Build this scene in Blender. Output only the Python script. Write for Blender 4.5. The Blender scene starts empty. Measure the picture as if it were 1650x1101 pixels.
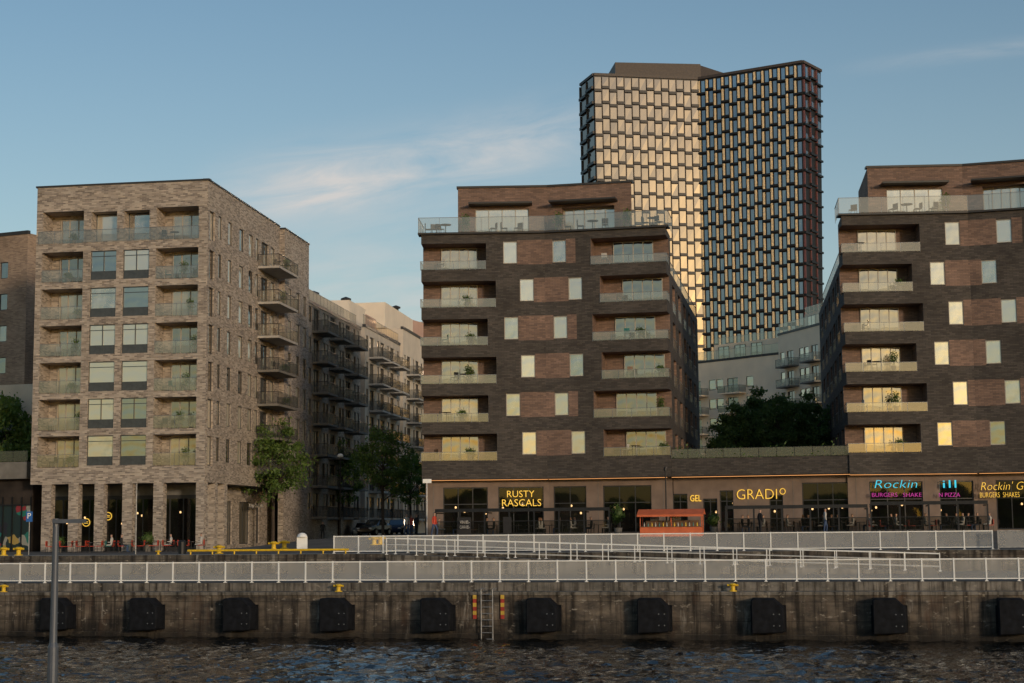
import bpy, math, random, mathutils
from mathutils import Vector, Matrix, noise
rnd=random.Random(7)
S=bpy.context.scene; coll=S.collection
# ---------------------------------------------------------------- camera model
F=2600.; CX,CY=825.,550.5
PITCH=math.atan(299.5/F); ROLL=-0.0095
CAM=Vector((0,0,2.8))
RM=(Matrix.Rotation(math.pi/2+PITCH,3,'X')@Matrix.Rotation(ROLL,3,'Z'))
def ray(px,py): return RM@Vector(((px-CX)/F,(CY-py)/F,-1))
def gp(px,Y):
    r=ray(px,850-(px-825)*.0095); return Vector((r.x/r.y*Y,Y))
cd=bpy.data.cameras.new("Camera"); cam=bpy.data.objects.new("Camera",cd); coll.objects.link(cam)
cd.sensor_width=36; cd.lens=F/1650*36; cd.clip_end=9000; cd.clip_start=.1
cam.matrix_world=Matrix.Translation(CAM)@RM.to_4x4(); S.camera=cam
S.view_settings.view_transform='Standard'; S.view_settings.look='None'; S.view_settings.exposure=0
# ---------------------------------------------------------------- frames / mesh builder
class Fr:
    def __init__(s,p,q=None,t=None):
        s.p=Vector(p[:2]); d=(Vector(q[:2])-s.p) if q is not None else Vector(t)
        s.L=d.length; s.t=d.normalized(); s.n=Vector((s.t.y,-s.t.x)); s.ang=math.atan2(s.t.y,s.t.x)
    def pt(s,u,z,o=0):
        w=s.p+s.t*u+s.n*o; return Vector((w.x,w.y,z))
    def off(s,o,u=0): 
        f=Fr(s.p+s.n*o+s.t*u,t=s.t); f.L=s.L; return f
    def hit(s,px,py,o=0):
        r=ray(px,py); P=Vector((s.p.x+s.n.x*o,s.p.y+s.n.y*o,0)); N=Vector((s.n.x,s.n.y,0))
        k=(P-CAM).dot(N)/r.dot(N); w=CAM+r*k
        return (Vector((w.x,w.y))-s.p).dot(s.t), w.z
W0=Fr((0,0),t=(1,0))
class MB:
    def __init__(s): s.v=[];s.f=[];s.m=[];s.sm=[]
    def poly(s,pts,mi=0,smooth=False):
        n=len(s.v); s.v+= [Vector(p) for p in pts]; s.f.append(list(range(n,n+len(pts)))); s.m.append(mi); s.sm.append(smooth)
    def box(s,fr,u0,u1,z0,z1,o0,o1,mi=0):
        P=lambda u,z,o: fr.pt(u,z,o)
        a,b,c,d=P(u0,z0,o1),P(u1,z0,o1),P(u1,z1,o1),P(u0,z1,o1)
        e,f,g,h=P(u0,z0,o0),P(u1,z0,o0),P(u1,z1,o0),P(u0,z1,o0)
        for q in ((a,b,c,d),(f,e,h,g),(e,a,d,h),(b,f,g,c),(d,c,g,h),(e,f,b,a)): s.poly(q,mi)
    def tube(s,p,q,r0,r1=None,n=8,mi=0,cap=True):
        p=Vector(p);q=Vector(q); r1=r0 if r1 is None else r1
        d=(q-p).normalized(); a=d.orthogonal().normalized(); b=d.cross(a)
        A=[p+(a*math.cos(2*math.pi*i/n)+b*math.sin(2*math.pi*i/n))*r0 for i in range(n)]
        B=[q+(a*math.cos(2*math.pi*i/n)+b*math.sin(2*math.pi*i/n))*r1 for i in range(n)]
        for i in range(n): j=(i+1)%n; s.poly((A[i],A[j],B[j],B[i]),mi,True)
        if cap: s.poly(B,mi); s.poly(A[::-1],mi)
    def lathe(s,c,prof,n=14,mi=0):
        c=Vector(c)
        R=[[c+Vector((r*math.cos(2*math.pi*i/n),r*math.sin(2*math.pi*i/n),z)) for i in range(n)] for r,z in prof]
        for k in range(len(R)-1):
            for i in range(n): j=(i+1)%n; s.poly((R[k][i],R[k][j],R[k+1][j],R[k+1][i]),mi,True)
        s.poly(R[-1],mi); s.poly(R[0][::-1],mi)
    def mesh(s,name,mats,origin=Vector((0,0,0))):
        me=bpy.data.meshes.new(name); me.from_pydata([tuple(v-origin) for v in s.v],[],s.f)
        for m in mats: me.materials.append(m)
        me.polygons.foreach_set('material_index',s.m); me.polygons.foreach_set('use_smooth',s.sm)
        uv=me.uv_layers.new(name='UV')
        me.update()
        for p in me.polygons:
            n=p.normal
            if abs(n.z)>.7: ax=Vector((1,0,0)); ay=Vector((0,1,0))
            else:
                ax=Vector((-n.y,n.x,0)).normalized(); ay=Vector((0,0,1))
            for li in p.loop_indices:
                v=me.vertices[me.loops[li].vertex_index].co+origin
                uv.data[li].uv=(v.dot(ax),v.dot(ay))
        return me
    def build(s,name,mats,parent=None,origin=None):
        org=parent.location if parent is not None else Vector(origin if origin is not None else (0,0,0))
        me=s.mesh(name,mats,org); o=bpy.data.objects.new(name,me); coll.objects.link(o)
        if parent is not None: o.parent=parent
        else: o.location=org
        return o
def root(name,label,cat,loc,group=None):
    o=bpy.data.objects.new(name,None); coll.objects.link(o); o.location=Vector(loc); o.empty_display_size=.5
    o["label"]=label; o["category"]=cat
    if group: o["group"]=group
    return o
def tag(o,label,cat,group=None):
    o["label"]=label; o["category"]=cat
    if group: o["group"]=group
    return o
def inst(name,me,loc,ang=0,parent=None,sc=1):
    o=bpy.data.objects.new(name,me); coll.objects.link(o)
    if parent is not None: o.parent=parent; loc=Vector(loc)-parent.location
    o.location=loc; o.rotation_euler=(0,0,ang); o.scale=(sc,sc,sc) if not hasattr(sc,'__len__') else sc
    return o
# ---------------------------------------------------------------- materials
def nt(name):
    m=bpy.data.materials.new(name); m.use_nodes=True; t=m.node_tree
    return m,t,t.nodes["Principled BSDF"],t.nodes["Material Output"]
def N(t,ty,**k):
    n=t.nodes.new(ty)
    for a,b in k.items():
        if a in n.inputs: n.inputs[a].default_value=b
        else: setattr(n,a,b)
    return n
def c4(c,k=1): return (c[0]*k,c[1]*k,c[2]*k,1)
def mat(name,c,rough=.6,metal=0,var=.25,scale=3,bump=0,spec=.5):
    m,t,p,o=nt(name)
    p.inputs['Roughness'].default_value=rough; p.inputs['Metallic'].default_value=metal; p.inputs['Specular IOR Level'].default_value=spec
    tc=N(t,'ShaderNodeTexCoord'); nz=N(t,'ShaderNodeTexNoise'); nz.inputs['Scale'].default_value=scale; nz.inputs['Detail'].default_value=6
    t.links.new(tc.outputs['Object'],nz.inputs['Vector'])
    r=N(t,'ShaderNodeValToRGB'); r.color_ramp.elements[0].position=.3; r.color_ramp.elements[1].position=.7
    r.color_ramp.elements[0].color=c4(c,1-var); r.color_ramp.elements[1].color=c4(c,1+var)
    t.links.new(nz.outputs['Fac'],r.inputs['Fac']); t.links.new(r.outputs['Color'],p.inputs['Base Color'])
    if bump:
        b=N(t,'ShaderNodeBump'); b.inputs['Strength'].default_value=bump; b.inputs['Distance'].default_value=.05
        t.links.new(nz.outputs['Fac'],b.inputs['Height']); t.links.new(b.outputs['Normal'],p.inputs['Normal'])
    return m
def brick(name,a,b,mortar,bw=.5,bh=.11,bias=0,msize=.012,dirt=.3):
    m,t,p,o=nt(name); p.inputs['Roughness'].default_value=.85
    uv=N(t,'ShaderNodeUVMap'); br=N(t,'ShaderNodeTexBrick')
    br.inputs['Scale'].default_value=1; br.inputs['Brick Width'].default_value=bw; br.inputs['Row Height'].default_value=bh
    br.inputs['Mortar Size'].default_value=msize; br.inputs['Bias'].default_value=bias; br.inputs['Mortar Smooth'].default_value=.3
    br.inputs['Color1'].default_value=c4(a); br.inputs['Color2'].default_value=c4(b); br.inputs['Mortar'].default_value=c4(mortar)
    t.links.new(uv.outputs['UV'],br.inputs['Vector'])
    nz=N(t,'ShaderNodeTexNoise'); nz.inputs['Scale'].default_value=.35; nz.inputs['Detail'].default_value=8
    t.links.new(uv.outputs['UV'],nz.inputs['Vector'])
    mr=N(t,'ShaderNodeMapRange'); mr.inputs['From Min'].default_value=.3; mr.inputs['From Max'].default_value=.7
    mr.inputs['To Min'].default_value=1-dirt; mr.inputs['To Max'].default_value=1+dirt*.6
    t.links.new(nz.outputs['Fac'],mr.inputs['Value'])
    mx=N(t,'ShaderNodeMix',data_type='RGBA',blend_type='MULTIPLY'); mx.inputs[0].default_value=1
    t.links.new(br.outputs['Color'],mx.inputs[6]); t.links.new(mr.outputs['Result'],mx.inputs[7])
    t.links.new(mx.outputs[2],p.inputs['Base Color'])
    bp=N(t,'ShaderNodeBump'); bp.inputs['Strength'].default_value=.4; bp.inputs['Distance'].default_value=.02; bp.invert=True
    t.links.new(br.outputs['Fac'],bp.inputs['Height']); t.links.new(bp.outputs['Normal'],p.inputs['Normal'])
    return m
def glassm(name,refl=.5,tint=(.9,.92,.95),cols=((.01,.012,.015),(.25,.24,.2)),rough=.02,wav=.015,pos=(.45,.6),transp=0):
    m,t,p,o=nt(name); t.nodes.remove(p)
    oi=N(t,'ShaderNodeObjectInfo'); r=N(t,'ShaderNodeValToRGB')
    r.color_ramp.elements[0].position=pos[0]; r.color_ramp.elements[1].position=pos[1]
    r.color_ramp.elements[0].color=c4(cols[0]); r.color_ramp.elements[1].color=c4(cols[1])
    tc=N(t,'ShaderNodeTexCoord'); nz=N(t,'ShaderNodeTexNoise'); nz.inputs['Scale'].default_value=.9; nz.inputs['Detail'].default_value=2
    t.links.new(tc.outputs['Object'],nz.inputs['Vector'])
    ad=N(t,'ShaderNodeMath',operation='ADD'); ml=N(t,'ShaderNodeMath',operation='MULTIPLY_ADD'); ml.inputs[1].default_value=.5; ml.inputs[2].default_value=-.25
    t.links.new(nz.outputs['Fac'],ml.inputs[0]); t.links.new(ml.outputs[0],ad.inputs[0]); t.links.new(oi.outputs['Random'],ad.inputs[1])
    t.links.new(ad.outputs[0],r.inputs['Fac'])
    df=N(t,'ShaderNodeBsdfDiffuse'); t.links.new(r.outputs['Color'],df.inputs['Color'])
    base=df.outputs[0]
    if transp:
        tr=N(t,'ShaderNodeBsdfTransparent'); tr.inputs['Color'].default_value=(.9,.9,.87,1)
        mt=N(t,'ShaderNodeMixShader'); mt.inputs[0].default_value=transp
        t.links.new(base,mt.inputs[1]); t.links.new(tr.outputs[0],mt.inputs[2]); base=mt.outputs[0]
    gl=N(t,'ShaderNodeBsdfGlossy'); gl.inputs['Color'].default_value=c4(tint); gl.inputs['Roughness'].default_value=rough
    if wav:
        n2=N(t,'ShaderNodeTexNoise'); n2.inputs['Scale'].default_value=1.1; n2.inputs['Detail'].default_value=1
        t.links.new(tc.outputs['Object'],n2.inputs['Vector'])
        b=N(t,'ShaderNodeBump'); b.inputs['Strength'].default_value=1; b.inputs['Distance'].default_value=wav
        t.links.new(n2.outputs['Fac'],b.inputs['Height']); t.links.new(b.outputs['Normal'],gl.inputs['Normal'])
    ms=N(t,'ShaderNodeMixShader'); ms.inputs[0].default_value=refl
    t.links.new(base,ms.inputs[1]); t.links.new(gl.outputs[0],ms.inputs[2]); t.links.new(ms.outputs[0],o.inputs['Surface'])
    return m
def emi(name,c,s): 
    m,t,p,o=nt(name); p.inputs['Base Color'].default_value=c4(c,.5); p.inputs['Emission Color'].default_value=c4(c); p.inputs['Emission Strength'].default_value=s
    return m
M={}
M['b1']=brick('pale_brown_brick',(.5,.425,.355),(.17,.14,.12),(.38,.335,.29),.4,.115,dirt=.15)
M['b1s']=brick('grey_brown_brick',(.5,.41,.33),(.26,.21,.17),(.38,.32,.27),.42,.115)
M['fb']=brick('warm_brown_brick',(.44,.32,.23),(.26,.18,.13),(.34,.27,.21),.42,.115)
M['dk']=brick('charcoal_brick',(.09,.077,.068),(.045,.039,.035),(.034,.03,.028),.45,.12,dirt=.3)
M['br']=brick('dusty_brown_brick',(.26,.165,.125),(.15,.098,.077),(.11,.085,.075),.42,.12,dirt=.25)
M['plaster']=mat('cream_plaster',(.66,.58,.48),.9,var=.1,scale=.5)
M['plasterw']=mat('white_plaster',(.8,.7,.58),.9,var=.07,scale=.5)
M['plasterc']=mat('warm_cream_plaster',(.88,.73,.56),.9,var=.06,scale=.5)
M['plasterg']=mat('grey_beige_plaster',(.54,.47,.39),.9,var=.15,scale=.6)
M['pink']=mat('pinkish_plaster',(.5,.33,.27),.9,var=.1,scale=.5)
M['gf']=mat('brown_render',(.19,.138,.11),.8,var=.18,scale=1.2)
M['conc']=mat('pale_concrete',(.4,.38,.35),.85,var=.15,scale=1.5,bump=.2)
M['dconc']=mat('dark_concrete',(.17,.16,.145),.85,var=.2,scale=1.5)
M['metal']=mat('dark_metal',(.03,.03,.032),.45,.6,var=.15)
M['grey']=mat('grey_metal',(.22,.23,.24),.45,.5,var=.12)
M['lampgrey']=mat('lamp_grey_metal',(.1,.11,.13),.5,.3,var=.12)
M['white']=mat('white_paint',(.86,.86,.84),.5,var=.05,scale=4)
M['frame']=mat('window_frame_dark',(.035,.034,.034),.5,var=.1)
M['framel']=mat('window_frame_pale',(.4,.37,.32),.5,var=.1)
M['span']=mat('grey_spandrel_glass',(.06,.066,.07),.25,0,var=.15)
M['wood']=mat('brown_wood',(.14,.075,.04),.6,var=.3,scale=5)
M['galv']=mat('galvanised_steel',(.3,.3,.3),.55,.6,var=.35,scale=5)
M['yel']=mat('yellow_paint',(.75,.48,.02),.5,var=.15,scale=4)
M['red']=mat('red_paint',(.5,.05,.02),.5,var=.15)
M['orange']=mat('orange_paint',(.62,.14,.05),.6,var=.15,scale=2)
M['teal']=mat('teal_paint',(.03,.17,.16),.5,var=.15)
M['rubber']=mat('black_rubber',(.009,.01,.013),.75,var=.5,scale=3,bump=.3,spec=.15)
M['interior']=mat('dark_interior',(.03,.022,.018),.9,var=.5,scale=1)
M['glass']=glassm('window_glass',.42,tint=(1,.95,.87),cols=((.02,.02,.02),(.45,.42,.35)),pos=(.3,.55))
M['glassb']=glassm('balcony_door_glass',.36,tint=(1,.86,.72),cols=((.014,.014,.014),(.28,.23,.16)),pos=(.4,.75),wav=.02)
M['glassd']=glassm('dark_window_glass',.25,cols=((.008,.009,.01),(.12,.11,.09)),pos=(.5,.8))
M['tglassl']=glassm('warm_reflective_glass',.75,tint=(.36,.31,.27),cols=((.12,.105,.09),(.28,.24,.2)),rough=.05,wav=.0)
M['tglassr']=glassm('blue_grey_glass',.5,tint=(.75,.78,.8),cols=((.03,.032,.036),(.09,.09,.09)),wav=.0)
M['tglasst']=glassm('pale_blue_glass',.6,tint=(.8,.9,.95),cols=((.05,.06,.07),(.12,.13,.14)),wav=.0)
M['shop']=glassm('shop_glass',.05,cols=((.008,.008,.008),(.015,.015,.015)),transp=.6,wav=0)
M['rail']=glassm('balustrade_glass',.16,tint=(1,.9,.78),cols=((.22,.2,.17),(.32,.29,.23)),transp=.72,rough=.04,wav=0)
M['raild']=glassm('grey_balustrade_glass',.08,cols=((.07,.07,.07),(.12,.12,.12)),transp=.55,rough=.04,wav=0)
M['gold']=mat('pale_gold_metal',(.82,.64,.4),.5,0,var=.2)
M['tdark']=mat('tower_dark_panel',(.018,.018,.02),.5,.2,var=.2)
M['tred']=mat('tower_red_panel',(.2,.075,.07),.5,.2,var=.2)
M['tbrown']=mat('tower_brown_panel',(.07,.055,.048),.6,var=.2)
def leafm(name,c):
    m=mat(name,c,.55,var=.55,scale=1.6); t=m.node_tree; p=t.nodes["Principled BSDF"]; o=t.nodes["Material Output"]
    tr=N(t,'ShaderNodeBsdfTranslucent'); tr.inputs[0].default_value=(c[0]*1.6,c[1]*1.8,c[2],1); ms=N(t,'ShaderNodeMixShader'); ms.inputs[0].default_value=.35
    t.links.new(p.outputs[0],ms.inputs[1]); t.links.new(tr.outputs[0],ms.inputs[2]); t.links.new(ms.outputs[0],o.inputs['Surface']); return m
M['leaf']=leafm('green_leaves',(.1,.16,.036))
M['leafd']=leafm('dark_green_leaves',(.085,.14,.04))
M['bark']=mat('brown_bark',(.06,.045,.035),.9,var=.3,scale=6,bump=.4)
M['led']=emi('warm_light_strip',(1,.45,.16),1.0)
M['lampw']=emi('warm_lamp',(1,.6,.26),3)
M['ny']=emi('yellow_neon',(1,.6,.08),.85)
M['nc']=emi('cyan_neon',(.02,.55,.75),.9)
M['nm']=emi('magenta_neon',(.6,.03,.36),.6)
M['skin']=mat('skin',(.42,.25,.18),.6,var=.05)
M['blk']=mat('black_cloth',(.02,.02,.022),.9,var=.2)
M['wht']=mat('white_cloth',(.5,.48,.45),.9,var=.1)
M['blu']=mat('blue_cloth',(.05,.08,.16),.9,var=.2)
def wire():
    # woven wire too fine to resolve at this distance: even coverage, a little denser in places
    m,t,p,o=nt('white_wire_mesh'); p.inputs['Base Color'].default_value=(.8,.8,.78,1); p.inputs['Roughness'].default_value=.5
    uv=N(t,'ShaderNodeUVMap'); nz=N(t,'ShaderNodeTexNoise'); nz.inputs['Scale'].default_value=.6; nz.inputs['Detail'].default_value=3; t.links.new(uv.outputs[0],nz.inputs['Vector'])
    mr=N(t,'ShaderNodeMapRange'); mr.inputs['To Min'].default_value=.2; mr.inputs['To Max'].default_value=.38; t.links.new(nz.outputs['Fac'],mr.inputs['Value'])
    t.links.new(mr.outputs[0],p.inputs['Alpha']); return m
M['wire']=wire()
def quaymat(name,base,dark,rust=.5,wet=False):
    m,t,p,o=nt(name); p.inputs['Roughness'].default_value=.85
    uv=N(t,'ShaderNodeUVMap')
    def noise_(sx,sy,det=8,sc=1):
        mp=N(t,'ShaderNodeMapping'); mp.inputs['Scale'].default_value=(sx,sy,1); t.links.new(uv.outputs['UV'],mp.inputs['Vector'])
        n=N(t,'ShaderNodeTexNoise'); n.inputs['Scale'].default_value=sc; n.inputs['Detail'].default_value=det; n.inputs['Roughness'].default_value=.65
        t.links.new(mp.outputs[0],n.inputs['Vector']); return n
    def ramp(n,p0,p1,a,b):
        r=N(t,'ShaderNodeValToRGB'); r.color_ramp.elements[0].position=p0; r.color_ramp.elements[1].position=p1
        r.color_ramp.elements[0].color=c4(a); r.color_ramp.elements[1].color=c4(b); t.links.new(n,r.inputs[0]); return r
    def mix(f,a,b,bt='MIX',fv=None):
        x=N(t,'ShaderNodeMix',data_type='RGBA',blend_type=bt)
        if f is not None: t.links.new(f,x.inputs[0])
        else: x.inputs[0].default_value=fv
        t.links.new(a,x.inputs[6]); 
        if isinstance(b,tuple): x.inputs[7].default_value=b
        else: t.links.new(b,x.inputs[7])
        return x.outputs[2]
    r1=ramp(noise_(.6,1.6).outputs[0],.38,.62,dark,base)
    st=ramp(noise_(2.6,.16).outputs[0],.46,.6,(1,1,1),(.16,.14,.12)); c=mix(None,r1.outputs[0],st.outputs[0],'MULTIPLY',.95)
    sp=ramp(noise_(2.2,4,10).outputs[0],.59,.66,(0,0,0),(.9,.9,.9)); c=mix(sp.outputs[0],c,(.32,.28,.23,1))
    ef=ramp(noise_(1.9,.3,8).outputs[0],.6,.68,(0,0,0),(.7,.7,.7)); c=mix(ef.outputs[0],c,(.37,.34,.3,1))
    ru=ramp(noise_(1.1,.35,6).outputs[0],.54,.72,(0,0,0),(rust,rust,rust)); c=mix(ru.outputs[0],c,(.11,.055,.03,1))
    br=N(t,'ShaderNodeTexBrick'); br.offset=0; br.inputs['Scale'].default_value=1; br.inputs['Brick Width'].default_value=4.2; br.inputs['Row Height'].default_value=.95
    br.inputs['Mortar Size'].default_value=.02; br.inputs['Color1'].default_value=(1,1,1,1); br.inputs['Color2'].default_value=(.75,.75,.75,1); br.inputs['Mortar'].default_value=(.3,.3,.3,1)
    t.links.new(uv.outputs['UV'],br.inputs['Vector']); c=mix(None,c,br.outputs['Color'],'MULTIPLY',.8)
    if wet:
        sz=N(t,'ShaderNodeSeparateXYZ'); t.links.new(uv.outputs['UV'],sz.inputs[0]); nn=noise_(.8,.8); ad=N(t,'ShaderNodeMath',operation='MULTIPLY_ADD'); t.links.new(nn.outputs[0],ad.inputs[0]); ad.inputs[1].default_value=.9; t.links.new(sz.outputs['Y'],ad.inputs[2])
        mr=N(t,'ShaderNodeMapRange'); mr.inputs['From Min'].default_value=-2.25; mr.inputs['From Max'].default_value=-1.2; t.links.new(ad.outputs[0],mr.inputs[0])
        r=ramp(mr.outputs[0],0,1,(.2,.19,.17),(1,1,1)); c=mix(None,c,r.outputs[0],'MULTIPLY',1)
    t.links.new(c,p.inputs['Base Color'])
    b=N(t,'ShaderNodeBump'); b.inputs['Strength'].default_value=.6; b.inputs['Distance'].default_value=.08
    t.links.new(noise_(3,3,10).outputs[0],b.inputs['Height']); t.links.new(b.outputs[0],p.inputs['Normal'])
    return m
M['quay']=quaymat('stained_concrete',(.18,.145,.11),(.05,.041,.034),.6,True)
M['wallc']=quaymat('weathered_concrete',(.15,.13,.105),(.055,.047,.04),.3)
M['cope']=quaymat('worn_concrete',(.24,.215,.185),(.12,.11,.095),.2)
M['asph']=mat('grey_paving',(.095,.084,.073),.9,var=.3,scale=.8,bump=.2)
M['asph2']=mat('dark_paving',(.095,.085,.075),.9,var=.3,scale=.5,bump=.2)
def mural():
    m,t,p,o=nt('painted_mural'); uv=N(t,'ShaderNodeUVMap'); v=N(t,'ShaderNodeTexVoronoi'); v.inputs['Scale'].default_value=2.2
    nz=N(t,'ShaderNodeTexNoise'); nz.inputs['Scale'].default_value=1.2; t.links.new(uv.outputs[0],nz.inputs[0]); 
    mx=N(t,'ShaderNodeMix',data_type='RGBA'); mx.inputs[0].default_value=.4; t.links.new(uv.outputs[0],mx.inputs[6]); t.links.new(nz.outputs['Color'],mx.inputs[7])
    t.links.new(mx.outputs[2],v.inputs['Vector'])
    r=N(t,'ShaderNodeValToRGB'); r.color_ramp.interpolation='CONSTANT'; e=r.color_ramp.elements
    e[0].color=(.015,.03,.03,1); e[1].position=.5; e[1].color=(.25,.03,.04,1)
    for ps,c in ((.58,(.02,.16,.13,1)),(.7,(.36,.26,.08,1)),(.8,(.02,.02,.03,1)),(.88,(.28,.28,.25,1))):
        x=e.new(ps); x.color=c
    sp=N(t,'ShaderNodeSeparateColor'); t.links.new(v.outputs['Color'],sp.inputs[0]); t.links.new(sp.outputs[0],r.inputs[0]); t.links.new(r.outputs[0],p.inputs['Base Color']); return m
M['mural']=mural()
def watermat():
    m,t,p,o=nt('dark_water'); p.inputs['Base Color'].default_value=(.012,.011,.009,1); p.inputs['Roughness'].default_value=.04; p.inputs['IOR'].default_value=1.3
    tc=N(t,'ShaderNodeTexCoord')
    mp=N(t,'ShaderNodeMapping'); mp.inputs['Scale'].default_value=(.8,1,1); mp.inputs['Rotation'].default_value=(0,0,.15); t.links.new(tc.outputs['Object'],mp.inputs[0])
    n=N(t,'ShaderNodeTexNoise'); n.inputs['Scale'].default_value=4; n.inputs['Detail'].default_value=2; t.links.new(mp.outputs[0],n.inputs[0])
    b=N(t,'ShaderNodeBump'); b.inputs['Strength'].default_value=1; b.inputs['Distance'].default_value=.05; t.links.new(n.outputs[0],b.inputs['Height'])
    t.links.new(b.outputs[0],p.inputs['Normal']); return m
M['water']=watermat()
# ---------------------------------------------------------------- world
SUNAZ=math.radians(30); SUNEL=math.radians(8.5)   # behind the camera, to its right
sd=Vector((math.sin(SUNAZ)*math.cos(SUNEL),-math.cos(SUNAZ)*math.cos(SUNEL),math.sin(SUNEL)))
w=bpy.data.worlds.new("World"); S.world=w; w.use_nodes=True; t=w.node_tree; bg=t.nodes['Background']
sky=N(t,'ShaderNodeTexSky'); sky.sky_type='NISHITA'; sky.sun_disc=False; sky.sun_elevation=SUNEL; sky.sun_rotation=math.pi-SUNAZ
sky.air_density=1.0; sky.dust_density=.9; sky.ozone_density=1.5
hs_=N(t,'ShaderNodeHueSaturation'); hs_.inputs['Saturation'].default_value=1.15; t.links.new(sky.outputs[0],hs_.inputs['Color'])
tc=N(t,'ShaderNodeTexCoord'); sp=N(t,'ShaderNodeSeparateXYZ'); t.links.new(tc.outputs['Generated'],sp.inputs[0])
def m2(op,a,b=None,c=None,clamp=False):
    n=N(t,'ShaderNodeMath',operation=op); n.use_clamp=clamp
    for i,x in enumerate((a,b,c)):
        if x is None: continue
        if isinstance(x,(int,float)): n.inputs[i].default_value=x
        else: t.links.new(x,n.inputs[i])
    return n.outputs[0]
yy=m2('MAXIMUM',sp.outputs['Y'],.05); az=m2('DIVIDE',sp.outputs['X'],yy); el=m2('DIVIDE',sp.outputs['Z'],yy)
cmb=N(t,'ShaderNodeCombineXYZ'); t.links.new(m2('MULTIPLY',az,5),cmb.inputs[0]); t.links.new(m2('ADD',m2('MULTIPLY',el,24),m2('MULTIPLY',az,-3.2)),cmb.inputs[1])
nz=N(t,'ShaderNodeTexNoise'); nz.inputs['Scale'].default_value=1.9; nz.inputs['Detail'].default_value=10; nz.inputs['Roughness'].default_value=.62; nz.inputs['Distortion'].default_value=.7; t.links.new(cmb.outputs[0],nz.inputs[0])
nf=m2('MULTIPLY_ADD',nz.outputs['Fac'],3.0,-.95,True)
def band(e0,sl,wd,a0,a1,aw,amp):
    d=m2('DIVIDE',m2('SUBTRACT',el,m2('MULTIPLY_ADD',az,sl,e0)),wd); g=m2('EXPONENT',m2('MULTIPLY',m2('MULTIPLY',d,d),-1))
    f1=m2('MULTIPLY_ADD',m2('SUBTRACT',az,a0),1/aw,0,True); f2=m2('MULTIPLY_ADD',m2('SUBTRACT',a1,az),1/aw,0,True)
    return m2('MULTIPLY',m2('MULTIPLY',g,amp),m2('MULTIPLY',f1,f2))
b1=band(.238,.16,.02,-.21,.09,.08,.8); b2=band(.262,.12,.005,.2,.6,.1,.3); b3=band(.16,.1,.04,-.2,.02,.08,.5); b4=band(.222,.06,.016,-.2,-.05,.06,.55)
cl=m2('MULTIPLY',m2('ADD',m2('ADD',m2('ADD',b1,b2),b3),b4),nf,None,True)
hz=m2('MULTIPLY',m2('EXPONENT',m2('MULTIPLY',m2('MAXIMUM',el,0),-7.5)),m2('MULTIPLY_ADD',sp.outputs['Y'],1.0,0,True))
hm=N(t,'ShaderNodeMix',data_type='RGBA'); t.links.new(hz,hm.inputs[0]); t.links.new(hs_.outputs[0],hm.inputs[6]); hm.inputs[7].default_value=(3.9,4.25,4.3,1)
mx=N(t,'ShaderNodeMix',data_type='RGBA'); t.links.new(cl,mx.inputs[0]); t.links.new(hm.outputs[2],mx.inputs[6]); mx.inputs[7].default_value=(4.8,4.7,4.6,1)
t.links.new(mx.outputs[2],bg.inputs['Color']); bg.inputs['Strength'].default_value=.13
sl=bpy.data.lights.new("Sun",'SUN'); sl.energy=1.5; sl.angle=math.radians(5); sl.color=(1,.8,.6)
so=bpy.data.objects.new("Sun",sl); coll.objects.link(so); so.rotation_euler=sd.to_track_quat('Z','Y').to_euler(); so.location=(20,-60,40)
# ---------------------------------------------------------------- ground, water
def struct(o): o["kind"]="structure"; return o
Q=Fr((0,84),t=(1,-.22)); E=Fr((0,101),t=(1,-.19))
def edgeY(x): return 101-.19*x
def sm(x): x=max(0,min(1,x)); return x*x*(3-2*x)
def g(x,y): return 1.25+.95*sm((x+24)/12)*sm((y-edgeY(x))/17)
xs=[-3000,-600,-200,-100]+[i*2.5 for i in range(-26,27)]+[100,200,600,3000]
ds=[0,1.5,3,5,7,9,11,13,15,17,20,30,60,120,300,900,5000]
mb=MB()
def G(x,d): 
    y=edgeY(max(-150,min(150,x)))+d; return Vector((x,y,g(x,y) if abs(x)<300 else 1.25))
for i in range(len(xs)-1):
    for j in range(len(ds)-1):
        mb.poly((G(xs[i],ds[j]),G(xs[i+1],ds[j]),G(xs[i+1],ds[j+1]),G(xs[i],ds[j+1])),0,True)
struct(mb.build('ground',[M['asph2']]))
mb=MB(); mb.poly((Q.pt(-150,0,.2),Q.pt(150,0,.2),E.pt(150,0,.0),E.pt(-150,0,.0)))
struct(mb.build('quay_pavement',[M['asph']]))
vs=[];fs=[]; nx,ny=340,190
for j in range(ny+1):
    for i in range(nx+1):
        x=-42+84*i/nx; y=44+50*j/ny
        h=.05*noise.noise(Vector((x*.55,y*.9,0)))+.055*noise.noise(Vector((x*1.5+5,y*2.1,3)))+.034*noise.noise(Vector((x*2.9,y*3.8,7)))
        e=min(1,min(i,nx-i,j,ny-j)/6); vs.append((x,y,-2.8+h*2.1*e))
for j in range(ny):
    for i in range(nx): a=j*(nx+1)+i; fs.append((a,a+1,a+nx+2,a+nx+1))
k=len(vs); vs+=[(-3000,27,-2.8),(3000,27,-2.8),(3000,44,-2.8),(-3000,44,-2.8),(-3000,94,-2.8),(-42,44,-2.8),(-42,94,-2.8),(42,44,-2.8),(42,94,-2.8),(3000,94,-2.8),(-3000,160,-2.8),(3000,160,-2.8)]
fs+=[(k,k+1,k+2,k+3),(k+3,k+5,k+6,k+4),(k+7,k+2,k+9,k+8),(k+4,k+9,k+11,k+10)]
me=bpy.data.meshes.new('water'); me.from_pydata(vs,[],fs); me.materials.append(M['water']); me.polygons.foreach_set('use_smooth',[True]*len(fs)); struct(inst('water',me,(0,0,0)))
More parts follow.
